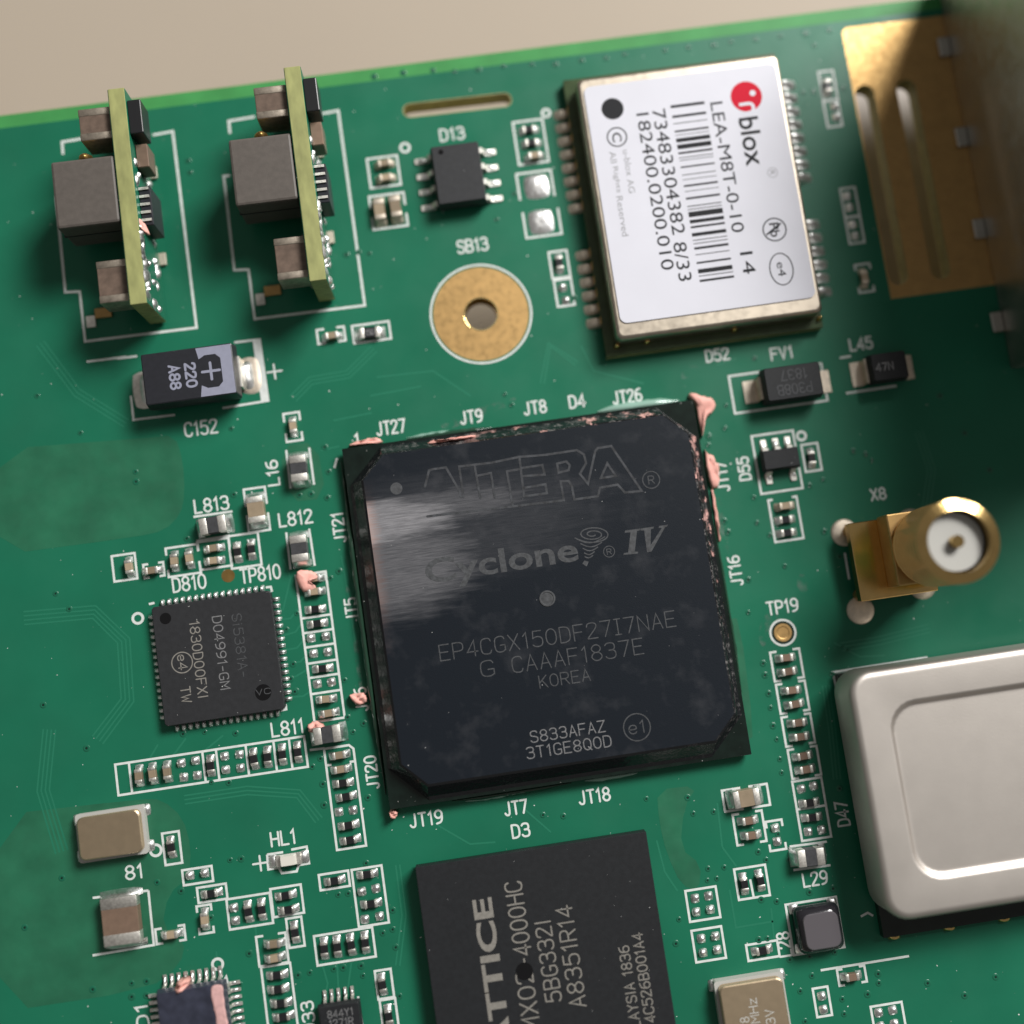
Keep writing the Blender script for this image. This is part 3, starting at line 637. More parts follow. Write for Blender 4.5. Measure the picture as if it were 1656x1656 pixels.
# ------------------------------------------------------------------ vias
VIA_RIM = None
def via_meshes():
    m1 = MB(); n = 12
    rs = [circ(0, 0, 0.0, 0.26, n), circ(0, 0, 0.035, 0.20, n), circ(0, 0, 0.02, 0.11, n), circ(0, 0, 0.002, 0.06, n)]
    m1.loft(rs, False, True); return m1.mesh('via', 'via_mask', True), disc_mb(0, 0, 0.085, 0.024, 10).mesh('via_hole', 'via_hole')
VIA, VIAH = via_meshes()
VPX = [(1010, 88), (1075, 82), (1113, 77), (1154, 73), (1182, 68), (1222, 64), (1262, 59), (1303, 54), (1341, 49), (1317, 73), (700, 114), (735, 116), (773, 113), (814, 107), (860, 104), (898, 104), (940, 98), (980, 94), (652, 118), (605, 124),
       (1299, 150), (1316, 148), (1363, 143), (304, 260), (307, 279), (597, 410), (803, 355), (832, 313), (929, 482), (560, 412), (580, 408),
       (374, 693), (219, 763), (220, 779), (302, 871), (525, 723), (531, 763), (529, 805), (484, 801), (503, 799), (378, 800), (534, 935), (548, 924), (463, 1018), (480, 992), (474, 1074), (470, 1098), (476, 1119), (381, 1186), (331, 1184), (296, 1187), (478, 1118),
       (588, 1170), (571, 1184), (557, 1100), (562, 1160), (518, 1227), (522, 1268), (505, 1240), (595, 1290), (524, 1302), (370, 1266), (342, 1265),
       (372, 1391), (390, 1389), (254, 1427), (213, 1441), (341, 1484), (293, 1441), (592, 1396), (547, 1447), (563, 1445), (635, 1472), (635, 1503), (619, 1509), (640, 1532), (540, 1567), (555, 1565), (584, 1562), (501, 1573), (482, 1577), (587, 1578), (646, 1611), (213, 1590), (237, 1587), (213, 1612), (237, 1610), (388, 1592), (403, 1542), (389, 1654),
       (1172, 693), (1146, 705), (1145, 720), (1147, 708), (1220, 580), (1174, 656), (1219, 805), (1224, 846), (1245, 866), (1177, 861), (1171, 843), (1269, 916), (1210, 938), (1210, 991), (1309, 786), (1331, 776), (1380, 730), (1400, 735), (1410, 745), (1358, 900), (1333, 860),
       (1234, 1073), (1237, 1092), (1243, 1122), (1246, 1145), (1250, 1174), (1256, 1196), (1261, 1228), (1264, 1250), (1121, 1316), (1154, 1313), (1145, 1405), (1171, 1403), (1144, 1424), (1159, 1421), (1226, 1378), (1239, 1391), (1275, 1390), (1258, 1349), (1231, 1455), (1256, 1458), (1309, 1443), (1347, 1437), (1358, 1275), (1345, 1090), (1098, 1487), (1093, 1526), (1241, 1518), (1227, 1520), (1277, 1552), (1309, 1547), (1350, 1540), (1313, 1578), (1420, 1575), (1421, 1590), (1403, 1608), (1362, 1616), (1365, 1640), (1294, 1603), (1302, 1652),
       (878, 1318), (911, 1320), (1045, 1292), (90, 960), (112, 985), (70, 1140), (140, 1210), (60, 640), (130, 700), (100, 1420), (150, 1600), (40, 1500), (1520, 640), (1560, 700), (1600, 760), (1500, 1590), (1560, 1610), (1610, 1580), (816, 638), (827, 655), (1112, 1290)]
for px, py in VPX:
    c = P(px, py); s = random.uniform(0.8, 1.1)
    o = link('via', VIA, board, (c.x, c.y, 0.012 - BT), random.uniform(0, 6)); o.scale = (s, s, 1)
    h = link('via_hole', VIAH, o, (0, 0, 0))

# ------------------------------------------------------------------ bare solder pads
def hump(sx, sy, h, skx=0.0, sky=0.0, p=4, n=8, seed=0):
    """rounded solder mound on a rectangular pad"""
    rr = random.Random(seed); v = []; f = []
    for j in range(n + 1):
        for i in range(n + 1):
            u = -1 + 2 * i / n; w_ = -1 + 2 * j / n
            # squarish disc mapping keeps corners rounded
            x = u * math.sqrt(1 - 0.28 * w_ * w_); y = w_ * math.sqrt(1 - 0.28 * u * u)
            du, dw = u - skx * (1 - u * u), w_ - sky * (1 - w_ * w_)
            z = h * max(0, 1 - abs(du) ** p) ** 0.75 * max(0, 1 - abs(dw) ** p) ** 0.75 * (1 + rr.uniform(-0.12, 0.12))
            v.append((x * sx / 2, y * sy / 2, z))
    for j in range(n):
        for i in range(n):
            a = j * (n + 1) + i; f.append([a, a + 1, a + n + 2, a + n + 1])
    return v, f
PADM = []
for k in range(6):
    v, f = hump(0.68, 0.68, 0.25 + 0.04 * (k % 3), random.uniform(-.2, .3), random.uniform(-.1, .3), 2.1, 8, k)
    PADM.append(new_mesh('solder_pad', v, f, 'solder', True))
def pad(px, py, s=1.0):
    c = P(px, py, 0.05); o = link('solder_pad', random.choice(PADM), board, (c.x, c.y, 0.015 - BT), random.choice((0, 0, 0, .06, -.06)))
    o.scale = (s, s, 1); return o
for px, py in [(503, 1032), (527, 1029), (507, 1057), (530, 1054), (513, 1106), (536, 1103), (293, 1234), (297, 1257), (316, 1230), (319, 1254), (363, 1223), (365, 1245), (387, 1220), (389, 1242),
               (548, 1313), (571, 1310), (307, 1416), (331, 1412), (378, 1468), (381, 1489), (585, 1442), (608, 1437), (590, 1487), (614, 1482),
               (1296, 1276), (1316, 1271), (1307, 1345), (1329, 1342), (1254, 1339), (1257, 1361), (1124, 1453), (1146, 1449), (1126, 1475), (1149, 1471), (1134, 1518), (1157, 1514), (1137, 1541), (1160, 1536),
               (1329, 1611), (1332, 1633), (1421, 1638), (1444, 1634), (1424, 1660), (1447, 1656), (910, 465), (915, 486), (1350, 172), (1353, 189), (1370, 317), (1374, 335), (1379, 363), (1383, 381)]:
    pad(px, py)
for px, py in ((868, 302), (875, 359)):
    c = P(px, py); v, f = hump(2.0, 2.0, 0.22, 0.15, 0.25, 3.0, 12, px); o = link('solder_pad', new_mesh('solder_pad', v, f, 'solder', True), board, (c.x, c.y, 0.015 - BT))
c = P(369, 931); B('test_pad', disc_mb(c.x, c.y, 0.5), 'brass_dull', 0.02)
c = P(1266, 1023); B('bare_ring', disc_mb(c.x, c.y, 0.86, n=36), 'via_hole', 0.016)
m_ = MB(); m_.loft([circ(c.x, c.y, 0.0, 0.70, 32), circ(c.x, c.y, 0.03, 0.68, 32), circ(c.x, c.y, 0.03, 0.50, 32), circ(c.x, c.y, 0.005, 0.42, 32)], False, True)
B('test_pad', m_, 'gold', 0.018)

# ================================================================== small chip parts
SIZES = {'0402': (1.0, 0.52), '0603': (1.6, 0.82), '0805': (2.0, 1.22), '1206': (3.2, 1.7), '1210': (3.4, 2.6)}
KINDS = {'res': ('resistor_black', 0.34, 0.24, 'tin'), 'cap': ('ceramic_tan', 0.52, 0.24, 'tin'), 'capb': ('ceramic_brown', 0.52, 0.24, 'tin'), 'bead': ('ferrite', 0.62, 0.30, 'tin'), 'capd': ('ceramic_tan', 0.50, 0.24, 'tin_dull')}
PROTO = {}
def fillet(W, h, ln, seed):
    """solder climbing the end face of a chip part: x = 0 is the end face, it runs out along +x"""
    rr = random.Random(seed); nx, ny = 6, 6; v = []; f = []; sk = rr.uniform(-0.25, 0.5)
    for j in range(ny + 1):
        t = -1 + 2 * j / ny
        for i in range(nx + 1):
            u = i / nx
            hh = h * (0.95 - 0.55 * u - 0.4 * u ** 3) * (1 - abs(t - sk * 0.35 * (1 - t * t)) ** 4 * 0.55) * (1 + rr.uniform(-.07, .07))
            if i == nx or abs(t) == 1: hh = 0.0
            x = -0.16 + u * (ln + 0.16) * (1 - 0.12 * t * t)
            v.append((x, t * W * 0.60, hh))
    for j in range(ny):
        for i in range(nx):
            a = j * (nx + 1) + i; f.append([a, a + 1, a + nx + 2, a + nx + 1])
    return v, f
def passive_meshes(kind, size):
    key = (kind, size)
    if key in PROTO: return PROTO[key]
    L, W = SIZES[size]; bm_, hh, tl, tm = KINDS[kind]
    if size in ('0805', '1206', '1210'): hh *= 1.75 if kind != 'res' else 1.3
    if size == '0603': hh *= 1.4
    t = L * tl
    b = MB().box(-L / 2 + t * .9, -W / 2, 0.03, L / 2 - t * .9, W / 2, hh, 0.03).mesh('body', bm_)
    e = MB().box(-t / 2, -W / 2 - .012, 0.02, t / 2, W / 2 + .012, hh + .014, 0.045, 2).mesh('terminal', tm, True)
    fl = []
    for k in range(5):
        v, f = fillet(W, hh * (1.0 if kind != 'res' else 1.15), 0.34 if size == '0402' else 0.42, hash(size) % 97 + k); fl.append(new_mesh('solder_joint', v, f, 'solder' if kind != 'capd' else 'tin_dull', True))
    PROTO[key] = (b, e, fl, L, t, hh); return PROTO[key]
NAME = {'res': 'chip_resistor', 'cap': 'ceramic_capacitor', 'capb': 'ceramic_capacitor', 'capd': 'ceramic_capacitor', 'bead': 'ferrite_bead'}
CATG = {'res': 'resistor', 'cap': 'capacitor', 'capb': 'capacitor', 'capd': 'capacitor', 'bead': 'inductor'}
def passive(kind, px, py, ori, size, label, group=None, jit=0.045):
    b, e, fl, L, t, hh = passive_meshes(kind, size)
    c = P(px, py, hh * 0.6) + Vector((random.uniform(-.03, .03), random.uniform(-.03, .03), 0))
    rz = (0 if ori == 'h' else math.pi / 2) + random.uniform(-jit, jit)
    r = thing(NAME[kind], label, CATG[kind], (c.x, c.y, 0.015), rz, group)
    link('body', b, r)
    link('terminal', e, r, (L / 2 - t / 2, 0, 0)); link('terminal', e, r, (-L / 2 + t / 2, 0, 0))
    link('solder_joint', random.choice(fl), r, (L / 2, 0, 0)); link('solder_joint', random.choice(fl), r, (-L / 2, 0, 0), math.pi)
    return r
ORD = ['first', 'second', 'third', 'fourth', 'fifth', 'sixth', 'seventh', 'eighth', 'ninth']
ADJ = {'res': 'black resistor', 'cap': 'tan capacitor', 'capb': 'brown capacitor', 'capd': 'dull tan capacitor', 'bead': 'dark grey chip inductor'}
def series(where, items, end, group, size='0402'):
    """items in a row or column, counted from `end` ('top' or 'left')"""
    n = {}
    for kind, px, py, ori in items:
        k = n.get(ADJ[kind], 0); n[ADJ[kind]] = k + 1
    seen = {}
    for kind, px, py, ori in items:
        a = ADJ[kind]; i = seen.get(a, 0); seen[a] = i + 1
        if n[a] == 1: lab = f'small {a}, the only one {where}'
        elif n[a] == 2: lab = f'small {a} {where}, ' + {'top': ('upper', 'lower'), 'left': ('left', 'right')}[end][i] + ' of two'
        else: lab = f'small {a} {where}, {ORD[i]} from the {end}'
        passive(kind, px, py, ori, size, lab, group)
series('in the column right of the square flat chip', [('cap', 507, 935, 'h'), ('cap', 508, 957, 'h'), ('res', 509, 985, 'h'), ('res', 513, 1008, 'h'), ('res', 521, 1081, 'h'), ('cap', 527, 1131, 'h'), ('cap', 531, 1153, 'h')], 'top', 'parts in the column beside the flat chip')
series('in the long row below the square flat chip', [('cap', 224, 1255, 'v'), ('cap', 247, 1251, 'v'), ('cap', 270, 1248, 'v'), ('res', 341, 1238, 'v'), ('res', 411, 1228, 'v'), ('res', 433, 1224, 'v'), ('res', 457, 1220, 'v'), ('res', 481, 1217, 'v')], 'left', 'parts in the row below the flat chip')
series('in the outlined column beside the JT20 marking', [('cap', 549, 1221, 'h'), ('cap', 551, 1244, 'h'), ('res', 555, 1267, 'h'), ('res', 559, 1289, 'h'), ('res', 564, 1335, 'h'), ('res', 566, 1358, 'h')], 'top', 'parts in the JT20 column')
series('standing upright above the D810 marking', [('cap', 281, 907, 'v'), ('cap', 306, 903, 'v')], 'left', 'parts around D810')
series('lying flat between D810 and TP810', [('cap', 345, 886, 'h'), ('cap', 345, 907, 'h')], 'top', 'parts around D810')
series('in the outlined box above the TP810 marking', [('res', 384, 893, 'v'), ('res', 407, 889, 'v')], 'left', 'parts around D810')
series('lying flat left of the D810 pair', [('cap', 245, 922, 'h')], 'top', 'parts around D810')
series('leftmost beside the D810 group', [('cap', 208, 917, 'v')], 'top', 'parts around D810')
series('in the box right of the left crystal', [('res', 277, 1370, 'v')], 'top', 'parts at the lower left')
series('in the box below two bare pads', [('res', 342, 1445, 'h')], 'top', 'parts at the lower left')
series('in the wide box below left of HL1', [('res', 402, 1475, 'v'), ('res', 424, 1471, 'v')], 'left', 'parts at the lower left')
series('stacked in the square outlined box below HL1', [('res', 462, 1448, 'h'), ('res', 466, 1471, 'h')], 'top', 'parts at the lower left')
series('standing in the narrow box under the stacked pair', [('res', 477, 1508, 'v')], 'top', 'parts at the lower left')
series('standing in brackets right of the big brown capacitor', [('cap', 331, 1487, 'v')], 'top', 'parts at the lower left')
series('lying in brackets touching the big brown capacitor box', [('cap', 276, 1511, 'h')], 'top', 'parts at the lower left')
series('in the column left of D33', [('cap', 442, 1526, 'h'), ('cap', 444, 1550, 'h'), ('res', 447, 1577, 'h'), ('res', 450, 1600, 'h'), ('res', 454, 1622, 'h'), ('res', 458, 1645, 'h')], 'top', 'parts in the column left of D33')
series('in the single outlined box right of HL1', [('res', 541, 1425, 'h')], 'top', 'parts below the JT20 column')
series('in the column left of the lower chip', [('res', 594, 1414, 'h'), ('res', 600, 1462, 'h')], 'top', 'parts below the JT20 column')
series('in the row of four above D33', [('res', 524, 1535, 'v'), ('res', 546, 1532, 'v'), ('res', 568, 1528, 'v'), ('res', 591, 1525, 'v')], 'left', 'parts below the JT20 column')
series('in the narrow boxes right of the D33 chip', [('res', 619, 1593, 'v'), ('res', 628, 1643, 'v')], 'top', 'parts below the JT20 column')
series('boxed left of the eight-legged chip', [('capd', 621, 265, 'h'), ('capd', 624, 288, 'h')], 'top', 'parts near the eight-legged chip')
series('boxed right of the eight-legged chip', [('res', 855, 210, 'h'), ('res', 859, 231, 'h'), ('cap', 864, 252, 'h')], 'top', 'parts near the eight-legged chip')
series('in the narrow box left of the shielded module', [('res', 904, 426, 'v')], 'top', 'parts near the eight-legged chip')
series('in open brackets left of the marked resistor', [('cap', 537, 543, 'h')], 'top', 'parts left of the gold ring')
series('in open brackets above the L16 inductor', [('cap', 474, 689, 'v')], 'top', 'parts left of the large chip')
series('in the small box right of the five-legged D55 part', [('res', 1312, 741, 'v')], 'top', 'parts below D55')
series('in the outlined group of three below D55', [('capd', 1270, 818, 'h'), ('res', 1270, 840, 'h'), ('res', 1273, 861, 'h')], 'top', 'parts below D55')
series('in the bracketed column below TP19', [('capb', 1271, 1064, 'h'), ('capb', 1275, 1086, 'h'), ('capb', 1281, 1116, 'h'), ('capb', 1285, 1139, 'h'), ('capb', 1290, 1169, 'h'), ('capb', 1294, 1192, 'h'), ('capb', 1299, 1222, 'h'), ('capb', 1303, 1245, 'h')], 'top', 'capacitors in the column below TP19')
series('in the outlined box above L29', [('res', 1309, 1298, 'h'), ('res', 1313, 1322, 'h')], 'top', 'parts around L29')
series('in brackets below the larger tan capacitor', [('capb', 1210, 1327, 'h'), ('capb', 1215, 1351, 'h')], 'top', 'parts around L29')
series('in the split outlined box left of L29', [('res', 1203, 1430, 'v'), ('res', 1230, 1425, 'v')], 'left', 'parts around L29')
series('in the outlined box left of the L28 marking', [('res', 1233, 1537, 'h')], 'top', 'parts around L28')
series('in brackets at the lower right below a long line', [('capb', 1378, 1580, 'h')], 'top', 'parts around L28')
series('in the upper narrow box right of the shielded module', [('res', 1338, 139, 'v')], 'top', 'parts right of the shielded module')
series('in dark brackets above the L45 marking', [('capd', 1398, 449, 'v')], 'top', 'parts right of the shielded module')
for kind, px, py, ori, size, lab in (
    ('capd', 614, 340, 'v', '0603', 'pale tan capacitor left of the eight-legged chip, left of two'), ('capd', 640, 336, 'v', '0603', 'pale tan capacitor left of the eight-legged chip, right of two'),
    ('bead', 346, 850, 'h', '0805', 'dark grey chip inductor below the L813 marking'), ('bead', 485, 888, 'v', '0805', 'dark grey chip inductor below the L812 marking'),
    ('bead', 530, 1188, 'h', '0805', 'dark grey chip inductor right of L811 with pink putty on it'), ('bead', 483, 758, 'v', '0805', 'dark chip inductor right of the L16 marking'),
    ('bead', 1310, 1385, 'h', '0805', 'dark brown chip inductor above the L29 marking'),
    ('cap', 414, 825, 'v', '0805', 'larger tan capacitor upright between L813 and L812'), ('cap', 1206, 1290, 'h', '0805', 'larger tan capacitor in brackets right of the lower large chip'),
    ('capb', 197, 1487, 'v', '1210', 'big brown capacitor with wide silver ends below the left crystal')):
    passive(kind, px, py, ori, size, lab)
r = passive('res', 598, 538, 'h', '0603', 'black resistor marked 150 above left of the large chip')
m_ = stroke_text('150', 0.62, 0.42, 0.07); m_.build('lettering', 'laser', r).location = (0, 0, 0.34 * 1.4 + 0.006)
# L45: larger moulded inductor with folded tan terminals
def two_lead(name, label, cat, cx, cy, L, W, H, lw, lead, text, tr, bodymat='mold', z0=0.15):
    r = thing(name, label, cat, (cx, cy, 0.015))
    m_ = MB(); m_.loft([rrect(-L / 2 + .12, -W / 2 + .12, L / 2 - .12, W / 2 - .12, .12, z0, 2), rrect(-L / 2, -W / 2, L / 2, W / 2, .15, H * .5, 2), rrect(-L / 2 + .1, -W / 2 + .1, L / 2 - .1, W / 2 - .1, .15, H - .06, 2), rrect(-L / 2 + .16, -W / 2 + .16, L / 2 - .16, W / 2 - .16, .15, H, 2)])
    m_.build('body', bodymat, r)
    for s in (-1, 1):
        a = MB(); x = s * L / 2
        pts = [(x - s * .05, H * .55), (x + s * .16, H * .52), (x + s * .20, .12), (x + s * (.25 + lead), .08)]
        v = []; t = 0.12
        for (px_, pz) in pts: v += [(px_, -lw / 2, pz), (px_, lw / 2, pz), (px_, lw / 2, pz - t if pz > .2 else 0.0), (px_, -lw / 2, pz - t if pz > .2 else 0.0)]
        f = []
        for k in range(3):
            for q in range(4): f.append([k * 4 + q, k * 4 + (q + 1) % 4, k * 4 + 4 + (q + 1) % 4, k * 4 + 4 + q])
        f.append([12, 13, 14, 15]); a.add(v, f); a.build('terminal', 'tin_dull', r)
    for (s, dx, dy, wd, hh, ms) in text:
        stroke_text(s, wd, hh, 0.10).build('lettering', ms, r, loc=(dx, dy, H + .008), rz=math.radians(tr))
    return r
c = (P(1223, 596, 1.0) + P(1321, 584, 1.0) + P(1332, 647, 1.0) + P(1235, 659, 1.0)) / 4
two_lead('diode', 'black two-terminal suppressor diode below the FV1 marking', 'diode', c.x, c.y, 4.5, 2.75, 2.0, 1.75, 0.9,
         [('1837', 0.1, 0.55, 2.0, 0.75, 'laser_faint'), ('P308B', 0.0, -0.55, 2.6, 0.75, 'laser_faint')], 180)
c = P(1425, 597, 0.9)
two_lead('moulded_inductor', 'dark moulded inductor with tan terminal right of the FV1 diode', 'inductor', c.x + .35, c.y, 2.9, 2.3, 1.8, 1.9, 0.75, [('47N', -0.4, 0.0, 1.3, 0.55, 'laser')], 0)

# ------------------------------------------------------------------ tantalum capacitor
c = (P(223, 570, 2.6) + P(375, 555, 2.6) + P(385, 640, 2.6) + P(238, 655, 2.6)) / 4
t = thing('tantalum_capacitor', 'black tantalum capacitor with a lavender plus mark above C152', 'capacitor', (c.x, c.y, 0.015))
L, W, H = 7.0, 4.1, 2.6
m_ = MB(); m_.loft([rrect(-L / 2 + .25, -W / 2 + .2, L / 2 - .25, W / 2 - .2, .1, .15, 2), rrect(-L / 2, -W / 2, L / 2, W / 2, .12, 1.3, 2), rrect(-L / 2 + .12, -W / 2 + .12, L / 2 - .12, W / 2 - .12, .12, H - .05, 2), rrect(-L / 2 + .2, -W / 2 + .2, L / 2 - .2, W / 2 - .2, .12, H, 2)])
m_.build('body', 'tantalum_black', t)
x1 = L / 2 - .2; y1 = W / 2 - .2
loop = [(x1 - 2.6, -y1), (x1, -y1), (x1, y1), (x1 - 2.6, y1), (x1 - 2.45, y1 - .85), (x1 - 2.2, y1 - .72), (x1 - 2.0, y1 - .60), (x1 - 1.2, y1 - .60), (x1 - .85, y1 - .95), (x1 - .85, -y1 + .95), (x1 - 1.2, -y1 + .60), (x1 - 2.0, -y1 + .60), (x1 - 2.2, -y1 + .72), (x1 - 2.45, -y1 + .85)]
v, f = sheet([loop], 0); MB().add(v, f).build('polarity_mark', 'tantalum_mark', t, loc=(0, 0, H + .008))
stroke_text('+', 1.3, 1.9, .2).build('polarity_mark', 'tantalum_mark', t, loc=(x1 - 1.65, 0, H + .008))
stroke_text('220', 1.75, .72, .17).build('lettering', 'tantalum_mark', t, loc=(x1 - 3.15, -.1, H + .008), rz=-math.pi / 2)
stroke_text('A88', 1.75, .72, .17).build('lettering', 'tantalum_mark', t, loc=(x1 - 4.35, -.1, H + .008), rz=-math.pi / 2)
for s in (-1, 1):
    a = MB().box(s * (L / 2 + .02) - .09, -1.2, .02, s * (L / 2 + .02) + .09, 1.2, 1.35, .03); a.build('terminal', 'tin', t)
    v, f = hump(1.7, 2.9, .12, 0, 0, 4, 8, 3); MB().add(v, f).build('solder_pad', 'tin_dull' if s > 0 else 'tin', t, True, loc=(s * (L / 2 + .55), -.1, 0))
    v, f = hump(0.95, 2.3, .55, -.3 * s, .1, 2.4, 9, 5); MB().add(v, f).build('solder_joint', 'solder', t, True, loc=(s * (L / 2 + .42), -.1, .05))

# ================================================================== large ball grid chip
ch = thing('ball_grid_chip', 'largest black square chip with faint outlined lettering and pink-stained edges', 'chip', (0, 0, 0.02))
MB().box(-13.5, -13.5, 0.40, 13.5, 13.5, 0.98, 0.02).build('substrate', 'substrate_dark', ch)
bm1 = MB()
for i in range(26):                                   # outermost balls, seen only from low angles
    for s in (-12.5, 12.5):
        for q in ((-12.5 + i, s), (s, -12.5 + i)):
            bm1.loft([circ(q[0], q[1], 0.0, .18, 8), circ(q[0], q[1], .2, .3, 8), circ(q[0], q[1], .41, .2, 8)])
o = bm1.build('solder_balls', 'tin', ch, True); o['kind'] = 'stuff'
ZT = 2.18
rings = [chamf(-13.25, -13.25, 13.25, 13.3, 2.7, 0.985), chamf(-13.0, -12.95, 13.0, 13.12, 2.4, 1.2), chamf(-12.30, -12.15, 12.62, 12.56, 1.8, ZT - .14), chamf(-12.12, -11.95, 12.45, 12.42, 1.7, ZT)]
MB().loft(rings, mi=0, mtop=1).build('mould_cap', ['mold_scuffed', 'mold_smeared'], ch)
def on_chip(px, py): return local(ch, px, py, ZT + .02)
def crop1(x, y): return (660 + x * 430 / 1656, 700 + y * 430 / 1656)
TZ = ZT + .008
m_ = MB(); k = 0
for pts, closed in (
    ([(105, 335), (130, 235), (145, 228), (235, 215), (310, 345), (330, 400)], False),
    ([(345, 400), (318, 210), (520, 186), (690, 150), (850, 138), (1050, 108), (1095, 135), (1108, 190), (1070, 255), (1120, 318), (1165, 115), (1180, 95), (1265, 82), (1455, 362), (1350, 372), (1305, 322), (1195, 342), (1182, 395), (1035, 415), (1020, 335), (1000, 300), (950, 302), (970, 420), (652, 458), (615, 240), (690, 226)], False),
    ([(450, 405), (415, 212)], False), ([(430, 268), (515, 250), (540, 400)], False),
    ([(694, 160), (722, 395), (865, 376), (855, 320), (727, 342)], False), ([(712, 270), (850, 260), (835, 200), (702, 220)], False),
    ([(928, 192), (985, 178), (1006, 200), (1000, 232), (937, 248)], True), ([(1200, 282), (1240, 190), (1292, 268)], True),
    ([(120, 520), (380, 490), (652, 458)], False)):
    ribbon(m_, [on_chip(*crop1(*p)) for p in pts], 0.17, TZ + (k % 4) * .003, closed); k += 1
m_.build('lettering', 'laser_ghost', ch)
def marking(root, s, px, py, wpx, hpx, r, sw, material, z, name='lettering', scale=21.9, mk=None):
    c = local(root, px, py, z + root.location.z)
    m2 = (mk or stroke_text)(s, wpx / scale, hpx / scale, sw)
    return m2.build(name, material, root, loc=(c.x, c.y, z), rz=math.radians(r))
marking(ch, 'Cyclone', 812, 912, 250, 52, 0.5, 0.020, 'laser_faint', TZ, mk=font_text)
for s, px, py, wp, hp, sw, mm in (('EP4CGX150DF27|7NAE', 902, 1028, 384, 25, .085, 'laser_faint'), ('G', 788, 1081, 21, 25, .085, 'laser_faint'), ('CAAAF1837E', 934, 1060, 213, 25, .085, 'laser_faint'), ('KOREA', 913, 1097, 82, 19, .08, 'laser_faint'),
                             ('S833AFAZ', 918, 1183, 120, 17.5, .075, 'laser'), ('3T1GE8Q0D', 920, 1208, 136, 17.5, .075, 'laser'), ('e1', 1030, 1176, 26, 19, .085, 'laser_faint'), ('R', 1053, 776, 9, 13, .07, 'laser_faint'), ('R', 985, 892, 7, 9, .06, 'laser_faint')):
    marking(ch, s, px, py, wp, hp, 0, sw, mm, TZ)
for px, py, r, wd in ((1030, 1176, 21.5, .085), (1053, 776, 14, .07), (985, 892, 9, .06)):
    c = on_chip(px, py); ring_mb(c.x, c.y, r / 21.9, wd).build('lettering', 'laser_faint', ch, loc=(0, 0, TZ + .006))
# serif numeral, filled strokes
m_ = MB(); k = 0
for pts in ([(1340, 760), (1345, 748), (1370, 745), (1385, 620), (1348, 622), (1352, 608), (1445, 596), (1442, 608), (1425, 612), (1412, 740), (1432, 740), (1430, 752)],
            [(1448, 596), (1530, 584), (1528, 596), (1512, 600), (1510, 700), (1580, 592), (1560, 592), (1562, 580), (1618, 572), (1612, 584), (1600, 588), (1515, 740), (1488, 744), (1470, 608), (1446, 608)]):
    v, f = sheet([[(lambda q: (q.x, q.y))(on_chip(*crop1(*p))) for p in pts]], TZ + .002 * k); m_.add(v, f); k += 1
m_.build('lettering', 'laser_faint', ch)
# whirlwind emblem
m_ = MB()
sp = []
for i in range(64):
    a = i / 63 * 4.6 * math.pi; rr_ = 18 + 92 * (i / 63)
    sp.append(on_chip(*crop1(1150 + rr_ * math.cos(a + .6), 632 + rr_ * .48 * math.sin(a + .6))))
ribbon(m_, sp, .09, TZ)
for k, (x0, x1, y0, bend) in enumerate(((1040, 1225, 655, 34), (1075, 1205, 690, 24), (1090, 1180, 720, 18), (1098, 1160, 748, 14), (1102, 1150, 772, 10))):
    ribbon(m_, [on_chip(*crop1(x0 + (x1 - x0) * i / 10, y0 + bend * math.sin(math.pi * i / 10) - 8 * i / 10)) for i in range(11)], .085, TZ + .003)
v, f = sheet([[(lambda q: (q.x, q.y))(on_chip(*crop1(*p))) for p in ((1085, 815), (1098, 795), (1125, 802), (1112, 832))]], TZ); m_.add(v, f)
m_.build('emblem', 'laser_faint', ch)
# ejector mark in the middle, pin-one mark
c = on_chip(885, 968); e = MB()
e.loft([circ(c.x, c.y, TZ - .03, .62, 28), circ(c.x, c.y, TZ + .04, .58, 28), circ(c.x, c.y, TZ + .04, .48, 28), circ(c.x, c.y, TZ + .004, .44, 28), circ(c.x, c.y, TZ + .012, .12, 28)], False, True)
e.build('ejector_mark', 'laser_faint', ch)
c = on_chip(641, 790); disc_mb(c.x, c.y, .45).build('pin_one_mark', 'laser_faint', ch, loc=(0, 0, TZ))
# resin beads round the package
def bead(name, pts, wid, h, material, root, closed=False):
    """half-round bead of resin along a path in the root's coordinates"""
    n = len(pts); prof = [(-1, 0), (-.8, .55), (-.35, .95), (.15, 1.0), (.65, .7), (1, 0)]; v = []; f = []
    for i in range(n):
        d = (Vector(pts[min(n - 1, i + 1)]) - Vector(pts[max(0, i - 1)])).normalized(); nn = Vector((-d.y, d.x, 0))
        tp = min(1, 3.2 * min(i, n - 1 - i) / max(1, n - 1) + .12); k = wid / 2 * tp * random.uniform(.75, 1.2)
        for a, b in prof: v.append(Vector(pts[i]) + nn * (a * k) + Vector((0, 0, b * h * tp)))
    for i in range(n - 1):
        for j in range(5): a = i * 6 + j; f.append([a, a + 6, a + 7, a + 1])
    return MB().add(v, f).build(name, material, root, True)
def path(p0, p1, n=14): return [Vector((p0[0] + (p1[0] - p0[0]) * i / (n - 1), p0[1] + (p1[1] - p0[1]) * i / (n - 1), 0)) for i in range(n)]
bead('resin_bead', path((6.2, 13.75), (12.6, 13.75)), .95, .55, 'epoxy_pale', ch)
bead('resin_bead', path((-9.0, 13.62), (-1.5, 13.62), 20), .55, .5, 'epoxy', ch)
bead('resin_bead', path((-8.6, 13.8), (-4.2, 13.8), 12), .35, .25, 'epoxy_pale', ch)
bead('resin_bead', path((-13.75, -12.5), (-13.75, 12.8), 40), .75, .85, 'epoxy', ch)
